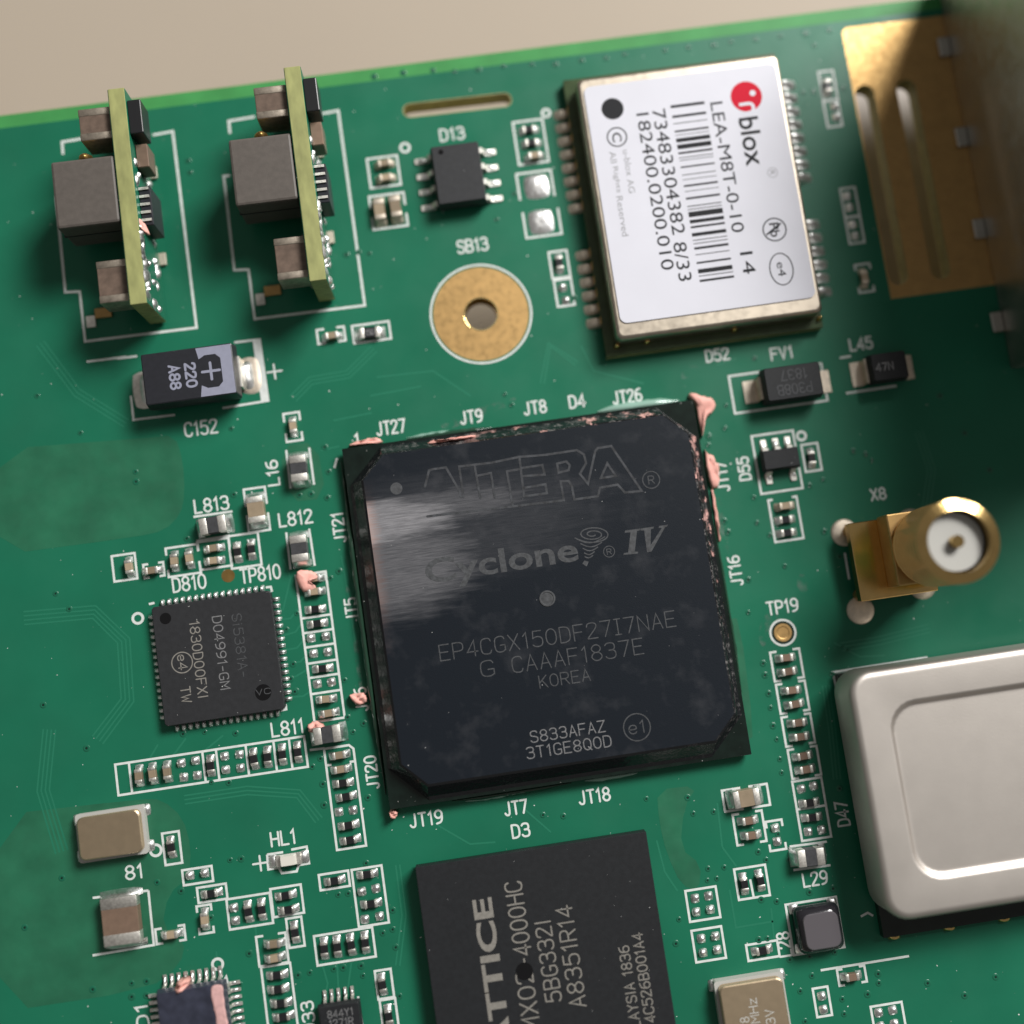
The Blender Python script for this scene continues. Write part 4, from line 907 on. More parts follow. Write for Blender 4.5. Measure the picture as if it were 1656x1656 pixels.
bead('resin_bead', path((13.72, -9), (13.72, 4), 24), .4, .35, 'epoxy', ch)
bead('resin_bead', path((-9, -13.68), (0, -13.68), 18), .5, .45, 'epoxy', ch)
bead('resin_bead', path((-8, -13.85), (-4.5, -13.85), 10), .3, .12, 'epoxy_pale', ch)
bead('resin_bead', path((1, -13.7), (5, -13.7), 10), .4, .2, 'epoxy_pale', ch)

# ------------------------------------------------------------------ lower ball grid chip
tl, tr_ = P(668, 1402, 1.5), P(1048, 1344, 1.5)
lx = (tl.x + tr_.x) / 2; ly = (tl.y + tr_.y) / 2 - 8.55
c2 = thing('ball_grid_chip', 'black square chip cut by the bottom edge with pale upright lettering', 'chip', (lx, ly, 0.02))
MB().box(-8.5, -8.5, 0.28, 8.5, 8.5, 0.56).build('substrate', 'substrate_dark', c2)
MB().box(-8.5, -8.5, 0.562, 8.5, 8.5, 1.46, 0.025).build('mould_cap', 'mold', c2)
bm1 = MB()
for i in range(20):
    for s in (-7.6, 7.6):
        for q in ((-7.6 + .8 * i, s), (s, -7.6 + .8 * i)): bm1.loft([circ(q[0], q[1], 0, .15, 8), circ(q[0], q[1], .14, .22, 8), circ(q[0], q[1], .281, .15, 8)])
o = bm1.build('solder_balls', 'tin', c2, True); o['kind'] = 'stuff'
Z2 = 1.468
def crop8(x, y): return (640 + x * 480 / 1656, 1256 + y * 480 / 1656)
def mark_ends(root, s, a, b, hmm, sw, material, z, mk=None, rz=None, bold=0.0):
    """lettering from its first to its last character, given the middle of each end"""
    pa, pb = local(root, *a, z + root.location.z), local(root, *b, z + root.location.z)
    wd = (pb - pa).length; ang = math.atan2(pb.y - pa.y, pb.x - pa.x) if rz is None else rz
    m2 = font_text(s, wd, hmm, bold) if mk else stroke_text(s, wd, hmm, sw)
    c = (pa + pb) / 2; return m2.build('lettering', material, root, loc=(c.x, c.y, z), rz=ang)
UP = math.pi / 2
mark_ends(c2, 'LATTICE', crop8(618, 1640), crop8(475, 680), 1.45, 0, 'laser_warm', Z2, 1, UP, .028)
mark_ends(c2, 'LCMXO2', crop8(790, 1585), crop8(708, 1090), 1.2, .12, 'laser_warm', Z2, None, UP)
mark_ends(c2, '4000HC', crop8(708, 995), crop8(655, 590), 1.2, .12, 'laser_warm', Z2, None, UP)
mark_ends(c2, '-', crop8(716, 1042), crop8(712, 1018), 1.2, .12, 'laser_warm', Z2, None, UP)
mark_ends(c2, '5BG332I', crop8(878, 1255), crop8(822, 805), 1.12, .11, 'laser_warm', Z2, None, UP)
mark_ends(c2, 'A8351R14', crop8(1016, 1285), crop8(938, 725), 1.15, .11, 'laser_warm', Z2, None, UP)
mark_ends(c2, 'MALAYSIA 1836', crop8(1342, 1500), crop8(1282, 945), .72, .09, 'laser_warm', Z2, None, UP)
mark_ends(c2, '1374C526B001A4', crop8(1432, 1500), crop8(1355, 875), .72, .09, 'laser_warm', Z2, None, UP)
c = local(c2, *crop8(718, 1085), Z2); disc_mb(c.x, c.y, .62).build('pin_one_dimple', 'dimple', c2, loc=(0, 0, Z2 + .012))

# ------------------------------------------------------------------ square flat chip with pads all round
q = thing('quad_flat_chip', 'black square flat chip ringed by bright solder pads, left of the largest chip', 'chip', (-24.62, -0.71, 0.015))
m_ = MB(); A = 4.42
m_.loft([chamf(-A, -A, A, A, .18, .03), chamf(-A, -A, A, A, .18, .80), chamf(-A + .05, -A + .05, A - .05, A - .05, .16, .85)])
m_.build('body', 'mold_grey', q)
PM = []
for k in range(3):
    v, f = hump(.66, .34, .30, .2, .1, 2.4, 6, 40 + k); PM.append(new_mesh('pad', v, f, 'solder', True))
for i in range(16):
    t_ = -3.75 + .5 * i
    for a in range(4):
        ca, sa = math.cos(a * UP), math.sin(a * UP); x, y = A + .20, t_
        link('pad', random.choice(PM), q, (x * ca - y * sa, x * sa + y * ca, 0.0), a * UP)
Z3 = .856
def cropq(x, y): return (200 + x * 420 / 1656, 760 + y * 420 / 1656)
DN = -math.pi / 2
mark_ends(q, 'Si5381A-', cropq(715, 920), cropq(770, 1315), .68, .075, 'laser_faint', Z3, None, DN)
mark_ends(q, 'D04991-GM', cropq(588, 935), cropq(655, 1395), .68, .08, 'laser', Z3, None, DN)
mark_ends(q, '1830D00FXI', cropq(440, 965), cropq(515, 1450), .70, .085, 'laser_warm', Z3, None, DN)
mark_ends(q, 'TW', cropq(390, 1385), cropq(405, 1480), .68, .085, 'laser_warm', Z3, None, DN)
mark_ends(q, 'e4', cropq(368, 1180), cropq(380, 1270), .62, .08, 'laser_warm', Z3, None, DN)
c = local(q, *cropq(373, 1228), Z3); ring_mb(c.x, c.y, .76, .08).build('lettering', 'laser_warm', q, loc=(0, 0, Z3))
for px, py, r in ((267, 947, .42), (890, 1418, .60)):
    c = local(q, *cropq(px, py), Z3); disc_mb(c.x, c.y, r).build('dimple', 'dimple', q, loc=(0, 0, Z3 + .004))
mark_ends(q, 'VC', cropq(845, 1418), cropq(935, 1408), .4, .06, 'laser_faint', Z3 + .008, None, 0.0)

# ------------------------------------------------------------------ gull-wing chips
def gull(w_, reach, h, foot, t=.16):
    """one lead: leaves the body at x = 0 and height h, steps down to the board"""
    pr = [(-.1, h), (.22 * reach, h), (.48 * reach, t + .05), (.6 * reach, t), (reach, t * .9), (reach + foot, t * .8)]
    v = []
    for i, (x, z) in enumerate(pr):
        tt = t if i < 3 else min(t, z)
        v += [(x, -w_ / 2, z), (x, w_ / 2, z), (x, w_ / 2, max(0, z - tt)), (x, -w_ / 2, max(0, z - tt))]
    f = []
    for k in range(len(pr) - 1):
        for a in range(4): f.append([k * 4 + a, k * 4 + (a + 1) % 4, k * 4 + 4 + (a + 1) % 4, k * 4 + 4 + a])
    n = (len(pr) - 1) * 4; f.append([n, n + 1, n + 2, n + 3]); return v, f
def gull_chip(name, label, cx, cy, L, W, H, leads, lw, reach, foot, matl='mold', lead_h=None, rz=0.0):
    """leads: list of (x, y, angle)"""
    r = thing(name, label, 'chip', (cx, cy, .015), rz); b = .12
    MB().loft([rrect(-L / 2 + b, -W / 2 + b, L / 2 - b, W / 2 - b, .06, .12, 1), rrect(-L / 2, -W / 2, L / 2, W / 2, .06, H * .5, 1), rrect(-L / 2 + b, -W / 2 + b, L / 2 - b, W / 2 - b, .06, H - .03, 1), rrect(-L / 2 + b + .04, -W / 2 + b + .04, L / 2 - b - .04, W / 2 - b - .04, .06, H, 1)]).build('body', matl, r)
    v, f = gull(lw, reach, lead_h or H * .48, foot); me = new_mesh('lead', v, f, 'tin')
    fm = [new_mesh('solder_joint', *hump(reach * .9 + foot, lw * 1.25, .2 + .05 * k, -.3, .2, 2.4, 7, 60 + k), 'solder', True) for k in range(3)]
    for x, y, a in leads:
        o = link('lead', me, r, (x, y, 0), math.radians(a))
        link('solder_joint', random.choice(fm), o, (reach * .75, 0, .01))
    return r
c = (P(697, 240, 1.5) + P(771, 228, 1.5) + P(785, 322, 1.5) + P(712, 330, 1.5)) / 4
d13 = gull_chip('small_outline_chip', 'black eight-legged chip below the D13 marking', c.x, c.y, 3.85, 4.85, 1.55,
    [(s * 1.9, -1.905 + 1.27 * i, 0 if s > 0 else 180) for i in range(4) for s in (-1, 1)], .42, .95, .35, 'mold_grey')
MB().box(-1.1, -1.5, 1.552, 1.0, 1.9, 1.556).build('worn_print', 'laser_faint', d13) if False else None
cc = local(d13, 713, 246, 1.56); disc_mb(cc.x, cc.y, .2).build('pin_one_dimple', 'dimple', d13, loc=(0, 0, 1.56))
c = (P(1230, 727, .9) + P(1290, 719, .9) + P(1296, 756, .9) + P(1236, 765, .9)) / 4
d55 = gull_chip('small_outline_chip', 'small black five-legged part right of the D55 marking', c.x, c.y, 2.95, 1.65, 1.05,
    [(x, .8, 90) for x in (-.95, 0, .95)] + [(x, -.8, -90) for x in (-.95, .95)], .42, .62, .3)
tl, tr_ = P(513, 1628, .9), P(580, 1614, .9)
d33 = gull_chip('small_outline_chip', 'small dark chip with narrow legs at the bottom edge right of D33', (tl.x + tr_.x) / 2, (tl.y + tr_.y) / 2 - 1.55, 3.1, 3.0, .95,
    [(-1.0 + .5 * i, 1.45, 90) for i in range(5)] + [(-1.0 + .5 * i, -1.45, -90) for i in range(5)], .22, .62, .25)
def crop10(x, y): return (420 + x * 316 / 1656, 1340 + y * 316 / 1656)
mark_ends(d33, '844Y1', crop10(575, 1580), crop10(790, 1545), .5, .06, 'laser', .955, None, 0.0)
mark_ends(d33, '1271R', crop10(590, 1655), crop10(790, 1630), .5, .06, 'laser', .955, None, 0.0)
silk([(579, 1611), (590, 1680)])
tl, tr_ = P(253, 1604, 1.3), P(360, 1590, 1.3)
d1 = gull_chip('quad_flat_chip', 'bluish dark chip with pink putty on its right side, bottom left corner', (tl.x + tr_.x) / 2, (tl.y + tr_.y) / 2 - 2.45, 5.0, 5.0, 1.35,
    [(-2.0 + .5 * i, 2.4, 90) for i in range(9)] + [(2.4, -2.0 + .5 * i, 0) for i in range(9)] + [(-2.4, -2.0 + .5 * i, 180) for i in range(9)] + [(-2.0 + .5 * i, -2.4, -90) for i in range(9)], .24, .62, .3, 'mold_blue')

# ================================================================== shielded receiver module
u = thing('receiver_module', 'metal shielded module with large white barcode label and red round logo', 'module', (7.47, 17.75, 0.02))
MB().box(0, 0, 0, 17.0, 22.4, .8).build('module_board', 'module_green', u)
MB().box(.02, -.012, .02, 16.98, .02, .55).build('board_edge', 'laminate_edge', u)
def uy(px, py): return local(u, px, py, .3).y
ys = [uy(911, 183) + (uy(935, 335) - uy(911, 183)) * i / 7 for i in range(8)] + [uy(947, 411) + (uy(964, 521) - uy(947, 411)) * i / 5 for i in range(6)]
LP = [new_mesh('pad', *hump(1.35, .86, .30 + .04 * k, .45, .0, 5.0, 8, 80 + k), 'tin_dull', True) for k in range(3)]
RP = [new_mesh('pad', *hump(1.7, .86, .62 + .05 * k, -.35, .15, 2.1, 8, 90 + k), 'solder', True) for k in range(3)]
for y in ys:
    link('pad', random.choice(LP), u, (-.40, y, -.005), .02); link('pad', random.choice(RP), u, (17.62, y, -.005))
    for x in (.015, 16.985):
        MB().box(x - .02, y - .32, .02, x + .02, y + .32, .82, .01).build('castellation', 'brass_dull', u)
ZS = 2.45
def qz(tl, tr, br, bl, z):
    a, b, c, d = (P(*p, z) - u.location for p in (tl, tr, br, bl)); return (a.x + d.x) / 2, (c.y + d.y) / 2, (b.x + c.x) / 2, (a.y + b.y) / 2
sx0, sy0, sx1, sy1 = qz((934, 127), (1261, 87), (1329, 506), (995, 549), ZS)
m_ = MB(); m_.loft([rrect(sx0, sy0, sx1, sy1, .45, .82, 4), rrect(sx0, sy0, sx1, sy1, .45, ZS - .28, 4), rrect(sx0 + .08, sy0 + .08, sx1 - .08, sy1 - .08, .45, ZS - .08, 4), rrect(sx0 + .26, sy0 + .26, sx1 - .26, sy1 - .26, .4, ZS - .02, 4), rrect(sx0 + .3, sy0 + .3, sx1 - .3, sy1 - .3, .4, ZS - .02, 4)], cap0=False)
m_.build('shield', 'shield', u, True)
for px, py in ((997, 559), (1046, 553), (1187, 534), (1324, 513)):
    c = local(u, px, py, .8); v, f = hump(.5, .38, .5, 0, .3, 2.2, 6, px); MB().add(v, f).build('solder_joint', 'gold_bright', u, True, loc=(c.x, sy0 - .12, .8))
ZL = ZS + .02
lx0, ly0, lx1, ly1 = qz((944, 143), (1254, 101), (1318, 481), (1003, 524), ZL)
v, f = sheet([[(p.x, p.y) for p in rrect(lx0, ly0, lx1, ly1, .55, 0, 5)]], 0)
plate([[(p.x, p.y) for p in rrect(lx0, ly0, lx1, ly1, .55, 0, 5)]], 0, .045).build('label', 'paper_label', u, loc=(0, 0, ZL))
ZI = ZL + .052 + .0
def crop4(x, y): return (860 + x * 420 / 1656, 80 + y * 420 / 1656)
def U4(x, y): return local(u, *crop4(x, y), ZI + .02)
def word_width(s):
    c_ = bpy.data.curves.new('t', 'FONT'); c_.body = s; o_ = bpy.data.objects.new('t', c_); me = bpy.data.meshes.new_from_object(o_)
    xs = [q.co.x for q in me.vertices]; bpy.data.objects.remove(o_); bpy.data.curves.remove(c_); bpy.data.meshes.remove(me); return max(xs) - min(xs)
def u_text(s, a, b, h, material='ink', bold=0.0, sw=None):
    if ' ' in s:
        ws = s.split(' '); ww = [word_width(w_) for w_ in ws]; tot = sum(ww) + .34 * (len(ws) - 1); x = 0.0
        for w_, l_ in zip(ws, ww):
            f0, f1 = x / tot, (x + l_) / tot; x += l_ + .34
            asc = any(ch_ in 'bdfhklt' or ch_.isupper() or ch_.isdigit() for ch_ in w_)
            u_text(w_, (a[0] + (b[0] - a[0]) * f0, a[1] + (b[1] - a[1]) * f0), (a[0] + (b[0] - a[0]) * f1, a[1] + (b[1] - a[1]) * f1), h, material, bold, sw)
        return
    pa, pb = U4(*a), U4(*b); wd = abs(pa.y - pb.y); c = (pa + pb) / 2
    m2 = font_text(s, wd, h, bold) if sw is None else stroke_text(s, wd, h, sw)
    return m2.build('print', material, u, loc=(c.x, c.y, ZI), rz=DN)
u_text('blox', (1388, 430), (1420, 740), 1.62 * .95, 'ink', .012)
u_text('LEA-M8T-0-10', (1178, 335), (1315, 1165), .98); u_text('14', (1368, 1290), (1390, 1430), .98)
u_text('73483304382 8/33', (812, 380), (980, 1475), 1.02); u_text('182400.0200.010', (710, 405), (865, 1405), .98)
u_text('u-blox AG', (600, 640), (640, 915), .50, 'ink_grey'); u_text('All Rights Reserved', (513, 650), (598, 1190), .50, 'ink_grey')
def u_ring(x, y, r, wd, material='ink', rx=None):
    c = U4(x, y); k = .2536 / 21.2; return ring_mb(0, 0, r * k, wd, n=44, rx=(rx or r) * k).build('print', material, u, loc=(c.x, c.y, ZI))
c = U4(515, 378); disc_mb(0, 0, .86).build('print', 'ink', u, loc=(c.x, c.y, ZI))
u_ring(543, 558, 62, .10); u_text('C', (540, 530), (545, 590), .72, 'ink', 0.01)
u_ring(1535, 785, 32, .045, 'ink_grey'); u_text('R', (1533, 770), (1537, 800), .42, 'ink_grey')
u_ring(1548, 1148, 74, .10); u_text('Pb', (1545, 1105), (1552, 1195), .74, 'ink', .01)
m_ = MB(); a, b = U4(1500, 1180), U4(1585, 1110); ribbon(m_, [a, b], .14, 0); m_.build('print', 'ink', u, loc=(0, 0, ZI + .006))
u_ring(1592, 1400, 104, .085, 'ink', 74); u_text('e4', (1588, 1355), (1596, 1445), .62)
c = U4(1368, 300); disc_mb(0, 0, 1.22, n=44).build('print', 'ink_red', u, loc=(c.x, c.y, ZI))
m_ = MB(); uu = [U4(1330, 352), U4(1392, 342), U4(1412, 356), U4(1414, 388), U4(1398, 402), U4(1352, 408)]
ribbon(m_, chaikin([Vector((p.x, p.y)) for p in uu], False, 2), .26, 0); a = U4(1408, 278); m_.add(circ(a.x, a.y, 0, .24, 16), [list(range(16))])
m_.build('print', 'paper_label', u, loc=(0, 0, ZI + .006))
pa, pb = U4(995, 352), U4(1178, 1462)
for k, (t_, th) in enumerate(((360, 18), (425, 16), (470, 5), (520, 12), (545, 4), (578, 26), (620, 30), (660, 13), (690, 5), (707, 4), (750, 10), (800, 5), (830, 4), (870, 12), (905, 4), (950, 13), (1000, 6), (1020, 5), (1052, 34), (1097, 22), (1132, 13), (1180, 22), (1215, 5), (1236, 5), (1266, 15), (1306, 5), (1357, 12), (1410, 27), (1440, 5), (1470, 14))):
    y = pa.y + (pb.y - pa.y) * (t_ - 360) / 1110; hh = th * .2536 / 20.6 / 2; xc = (pa.x + pb.x) / 2
    MB().add([(xc - 1.33, y - hh, 0), (xc + 1.33, y - hh, 0), (xc + 1.33, y + hh, 0), (xc - 1.33, y + hh, 0)], [[0, 1, 2, 3]]).build('barcode_bar', 'ink', u, loc=(0, 0, ZI))

# ================================================================== upright power modules
PH = 5.5
pb_ = P(530, 488, 0); pt_ = P(472, 108, PH)
pm = thing('power_module', 'upright power module with grey inductor block, right one of the pair', 'module', (pb_.x, pb_.y, 0.02), math.atan2(pt_.y - pb_.y, pt_.x - pb_.x) - UP, 'upright power modules')
PLN = (pt_ - Vector((pb_.x, pb_.y, PH))).length
T = .60
m_ = MB(); m_.box(-T, 0, .25, T, PLN, PH, .03); m_.build('card', ['card_edge'], pm)
MB().box(T + .001, .05, .35, T + .03, PLN - .05, PH - .05).build('card_face', 'mask_green', pm)
MB().box(-T - .03, .05, .35, -T - .001, PLN - .05, PH - .05).build('card_face', 'mask_green', pm)
def PMl(px, py, z): return local(pm, px, py, z)
def pblock(name, quad_px, z, z0, material, bev=.1, xr=None):
    pp = [PMl(*p, z) for p in quad_px]; xs = sorted(p.x for p in pp); ys_ = sorted(p.y for p in pp)
    x0, x1 = (xs[0] + xs[1]) / 2, (xs[2] + xs[3]) / 2
    if xr is not None: x1 = xr
    y0, y1 = (ys_[0] + ys_[1]) / 2, (ys_[2] + ys_[3]) / 2
    return MB().box(x0, y0, z0, x1, y1, z, bev, 2).build(name, material, pm), (x0, y0, x1, y1)
o, q4 = pblock('inductor', ((368, 225), (470, 215), (481, 322), (381, 333)), 5.35, 1.3, 'core_grey', .2, -T - .10)
x0, y0, x1, y1 = q4
for yy in (y1 + .02,):
    MB().box(x0 + .6, yy - .06, 1.6, x0 + 1.9, yy + .06, 4.6, .02).build('inductor_terminal', 'gold_bright', pm)
MB().box(x0 - .03, y0 - .03, 3.5, x1 + .02, y1 + .03, 3.62).build('inductor_seam', 'resistor_black', pm)
v, f = hump(1.1, .8, .9, .2, .2, 2.2, 7, 12); MB().add(v, f).build('solder_joint', 'brass_dull', pm, True, loc=(x0 + 2.3, y1 + .25, 4.3))
for qd, z, lab in ((((410, 143), (461, 138), (467, 188), (416, 191)), 4.9, 'a'), (((442, 386), (496, 382), (508, 446), (450, 453)), 4.7, 'b')):
    o, q4 = pblock('capacitor', qd, z, 2.4, 'ceramic_dark', .06, -T - .08)
    a0, b0, a1, b1 = q4
    MB().box(a0 - .03, b1 - .55, 2.37, a1, b1 + .04, z + .03, .08, 2).build('terminal', 'tin_aged', o, True); MB().box(a0 - .03, b0 - .04, 2.37, a1, b0 + .55, z + .03, .08, 2).build('terminal', 'tin_aged', o, True)
MB().box(T + .05, PLN - 3.5, 3.2, T + 1.05, PLN - .9, 5.3, .08, 2).build('moulded_part', 'resistor_black', pm)
MB().box(T + .05, PLN - 5.7, 2.3, T + .95, PLN - 3.9, 4.3, .06).build('capacitor', 'ceramic_brown', pm)
MB().box(T + .05, PLN - 10.3, 1.6, T + .9, PLN - 7.3, 4.6, .05).build('chip', 'tantalum_black', pm)
rr = random.Random(5)
for k in range(30):
    y = rr.choice((rr.uniform(.5, PLN - 10.6), rr.uniform(.4, PLN - 10.5), rr.uniform(PLN - 7.2, PLN - 4.4))); z = rr.uniform(.9, 5.1)
    if k < 12: y, z = .7 + (PLN - 11.3) * k / 11, 5.05
    s = rr.uniform(.4, .85); v, f = hump(s * rr.uniform(.6, 1.5), s * rr.uniform(.8, 1.6), rr.uniform(.14, .30), rr.uniform(-.3, .3), rr.uniform(-.3, .3), 2.4, 6, k)
    # stands out from the right face of the card
    v = [(T + .02 + p[2], y + p[1], z + p[0]) for p in v]; v = [Vector(p) for p in v]
    MB().add(v, [q_[::-1] for q_ in f]).build('solder_joint', 'solder', pm, True)
for k in range(5):
    MB().box(T + .06, PLN - 10.0 + .6 * k, 4.62, T + .8, PLN - 9.8 + .6 * k, 4.72).build('chip_lead', 'tin', pm)
c = PMl(441, 470, .1); MB().box(c.x - .65, c.y - .38, 0, c.x + .65, c.y + .38, .22, .04).build('base_pad', 'gold', pm)
c = PMl(421, 484, .1); MB().box(c.x - .36, c.y - .45, 0, c.x + .36, c.y + .45, .14, .03).build('base_pad', 'tin', pm)
for zz in (0.0, .1):
    MB().box(-T - .5, 1.2 + zz * 3, 0, -T, 2.0 + zz * 3, .3, .05).build('foot', 'tin_dull', pm)
for yy in (4.5, 8.0, 11.5):
    MB().box(-T - .7, yy, -.005, T + .5, yy + 1.0, .26, .05).build('foot', 'tin_dull', pm)
def copy_tree(o, parent=None):
    c_ = o.copy(); COL.objects.link(c_); c_.parent = parent
    for ch_ in list(o.children): copy_tree(ch_, c_)
    return c_
pm2 = copy_tree(pm); pm2.location = (pm.location.x + MOFF.x, pm.location.y + MOFF.y, pm.location.z)
pm2['label'] = 'left upright power module with a pink scrap on its soldered face'

# ================================================================== oscillators, indicator, inductor
def oscillator(name, label, cx, cy, sx, sy, h, texts=()):
    r = thing(name, label, 'oscillator', (cx, cy, .02))
    MB().loft([rrect(-sx / 2, -sy / 2, sx / 2, sy / 2, .18, 0, 2), rrect(-sx / 2, -sy / 2, sx / 2, sy / 2, .18, h * .55, 2)]).build('ceramic_base', 'ceramic_white', r)
    a, b = sx / 2 - .22, sy / 2 - .22
    MB().loft([rrect(-a, -b, a, b, .42, h * .552, 4), rrect(-a, -b, a, b, .42, h - .08, 4), rrect(-a + .08, -b + .08, a - .08, b - .08, .4, h, 4)]).build('lid', 'crystal_lid', r)
    for sx_ in (-1, 1):
        for sy_ in (-1, 1):
            v, f = hump(.9, .9, .3, .2 * sx_, .2, 2.4, 6, 3); MB().add(v, f).build('solder_joint', 'solder', r, True, loc=(sx_ * (sx / 2 - .1), sy_ * (sy / 2 - .45), 0))
    return r
c = P(235, 1341, .8); oscillator('crystal', 'gold lidded crystal below the left end of the long row', c.x - 2.5, c.y, 5.0, 3.5, 1.1)
tl, tr_ = P(1161, 1596, 1.4), P(1266, 1582, 1.4)
os_ = oscillator('crystal_oscillator', 'gold lidded oscillator with faint marking at the bottom edge', (tl.x + tr_.x) / 2, (tl.y + tr_.y) / 2 - 3.25, 5.1, 7.0, 1.45)
def crop13(x, y): return (1060 + x * 400 / 1656, 1256 + y * 400 / 1656)
for s, a, b in (('8', (600, 1645), (594, 1612)), ('10MHz', (682, 1750), (650, 1485)), ('3.3V', (782, 1740), (765, 1560))):
    mark_ends(os_, s, crop13(*a), crop13(*b), .62, .07, 'ceramic_white', 1.456, None, UP)
c = P(466, 1391, .4)
le = thing('indicator_led', 'small white light-emitting diode below the HL1 marking', 'led', (c.x, c.y, .015), .0)
MB().box(-.85, -.42, .05, .85, .42, .32, .03).build('base', 'ceramic_white', le); MB().loft([rrect(-.62, -.4, .62, .4, .05, .322, 2), rrect(-.5, -.34, .5, .34, .05, .72, 2)]).build('lens', 'led_body', le)
for s in (-1, 1):
    MB().box(s * .75 - .18, -.43, .02, s * .75 + .18, .43, .36, .04).build('terminal', 'tin', le)
    v, f = hump(.75, 1.0, .3, -.3 * s, .2, 2.4, 7, 5); MB().add(v, f).build('solder_joint', 'solder', le, True, loc=(s * 1.15, 0, 0))
x0, y0, x1, y1 = quad((1271, 1464), (1352, 1449), (1365, 1531), (1283, 1545))
ix = thing('power_inductor', 'glossy black square inductor with grey top beside L28', 'inductor', ((x0 + x1) / 2 + .08, (y0 + y1) / 2, .02))
A = (x1 - x0) / 2 - .22
MB().loft([rrect(-A, -A, A, A, .5, .1, 4), rrect(-A, -A, A, A, .55, .7, 4), rrect(-A + .12, -A + .12, A - .12, A - .12, .6, 1.05, 4), rrect(-A + .42, -A + .42, A - .42, A - .42, .6, 1.45, 4)]).build('core', 'black_glaze', ix, True)
MB().loft([rrect(-A + .4, -A + .4, A - .36, A - .42, .55, 1.452, 4), rrect(-A + .46, -A + .46, A - .42, A - .48, .5, 1.53, 4)]).build('top', 'grey_glaze', ix)
for sx_, sy_ in ((-1, -1), (1, -1), (-1, 1), (1, 1)):
    v, f = hump(.8, .8, .24, 0, 0, 3, 6, 2); MB().add(v, f).build('terminal', 'solder', ix, True, loc=(sx_ * (A - .25), sy_ * (A - .25), 0))

# ------------------------------------------------------------------ silver can
kx0 = P(1347, 1087).x + .12; ky1 = P(1347, 1087).y - .12; ky0 = P(1430, 1505).y - .3
KW, KH = 20.4, ky1 - ky0
can = thing('oscillator_can', 'large silver rounded metal can right of the D47 marking', 'module', (kx0, ky0, .02))
MB().box(0, 0, 0, KW, KH, .8, .02).build('module_board', 'substrate_dark', can)
CL = P(1387, 1200, 4.4).x - kx0; CT = P(1425, 1082, 4.4).y - ky0; CB = P(1449, 1493, 4.4).y - ky0; ZC = 4.4
def rr_(i, z, r=1.75): return rrect(CL + i, CB + i, KW - .6 - i, CT - i, max(.3, r - i), z, 6)
MB().loft([rr_(-.05, .82), rr_(0, ZC - .5), rr_(.07, ZC - .22), rr_(.22, ZC - .07), rr_(.42, ZC - .01), rr_(.5, ZC), rr_(.6, ZC), rr_(2.4, ZC, 4.6), rr_(2.5, ZC - .01, 4.6), rr_(2.6, ZC - .08, 4.6), rr_(2.75, ZC - .3, 4.7), rr_(2.85, ZC - .36, 4.7), rr_(2.95, ZC - .37, 4.7), rr_(3.1, ZC - .37, 4.7)], cap0=False).build('can', 'can_silver', can, True)
for x in range(5):
    v, f = hump(1.0, .7, .5, 0, -.2, 2.4, 6, x); MB().add(v, f).build('pad', 'gold_bright', can, True, loc=(1.0 + x * 4.2, -.1, 0))

# ------------------------------------------------------------------ coaxial connector at the right, then the added shade cage
a = P(1371, 848, 2.0); b = P(1394, 973, 2.0); XW = (a.y - b.y) + .05
x8 = thing('coaxial_connector', 'square gold coaxial connector below the X8 marking', 'connector', ((a.x + b.x) / 2, b.y, .02), 0.0)
MB().box(0, 0, 1.05, XW, XW, 1.98, .05).build('base_plate', 'gold_bright', x8)
MB().box(2.15, .75, 1.985, XW + .4, XW + .15, 4.2, .12, 2).build('body', 'gold', x8)
m_ = MB(); cx_, cy_ = 5.0, XW / 2 + .3
prof = [(2.6, 4.15)]
for k in range(9): prof += [(2.6, 4.4 + .55 * k), (2.95, 4.6 + .55 * k), (2.95, 4.75 + .55 * k)]
m_.loft([circ(cx_, cy_, z, r, 36) for r, z in prof] + [circ(cx_, cy_, 9.4, 2.2, 36), circ(cx_, cy_, 7.5, 2.1, 36)], cap0=False); m_.build('barrel', 'gold_bright', x8)
m_ = MB(); m_.cyl(cx_, cy_, 4.2, 8.6, 2.05, 28); m_.build('insulator', 'ceramic_white', x8)
m_ = MB(); m_.cyl(cx_, cy_, 7.4, 9.2, .45, 16); m_.build('centre_pin', 'gold_bright', x8)
for k, (px, py) in enumerate(((1366, 861), (1392, 987))):
    c = local(x8, px, py, .1); v, f = hump(2.15, 2.15, .5, .1, 0, 2.2, 12, k)
    MB().loft([circ(c.x, c.y, 0, 1.06, 32), circ(c.x, c.y, .08, 1.02, 32), circ(c.x, c.y, .15, .85, 32), circ(c.x, c.y, .2, .5, 32)], False).build('solder_joint', 'tin_dull', x8, True)
for px_ in ((.55, .5), (.55, XW - .5), (XW - .5, .5), (XW - .5, XW - .5)):
    m_ = MB(); m_.cyl(px_[0], px_[1], 0, 1.06, .48, 20); m_.build('post', 'gold', x8)
for yy in (.5, XW - .5):
    MB().loft([circ(XW - .4, yy, 0, 1.06, 24), circ(XW - .4, yy, .3, .8, 24), circ(XW - .4, yy, .5, .45, 24)], False).build('solder_joint', 'tin_dull', x8, True)

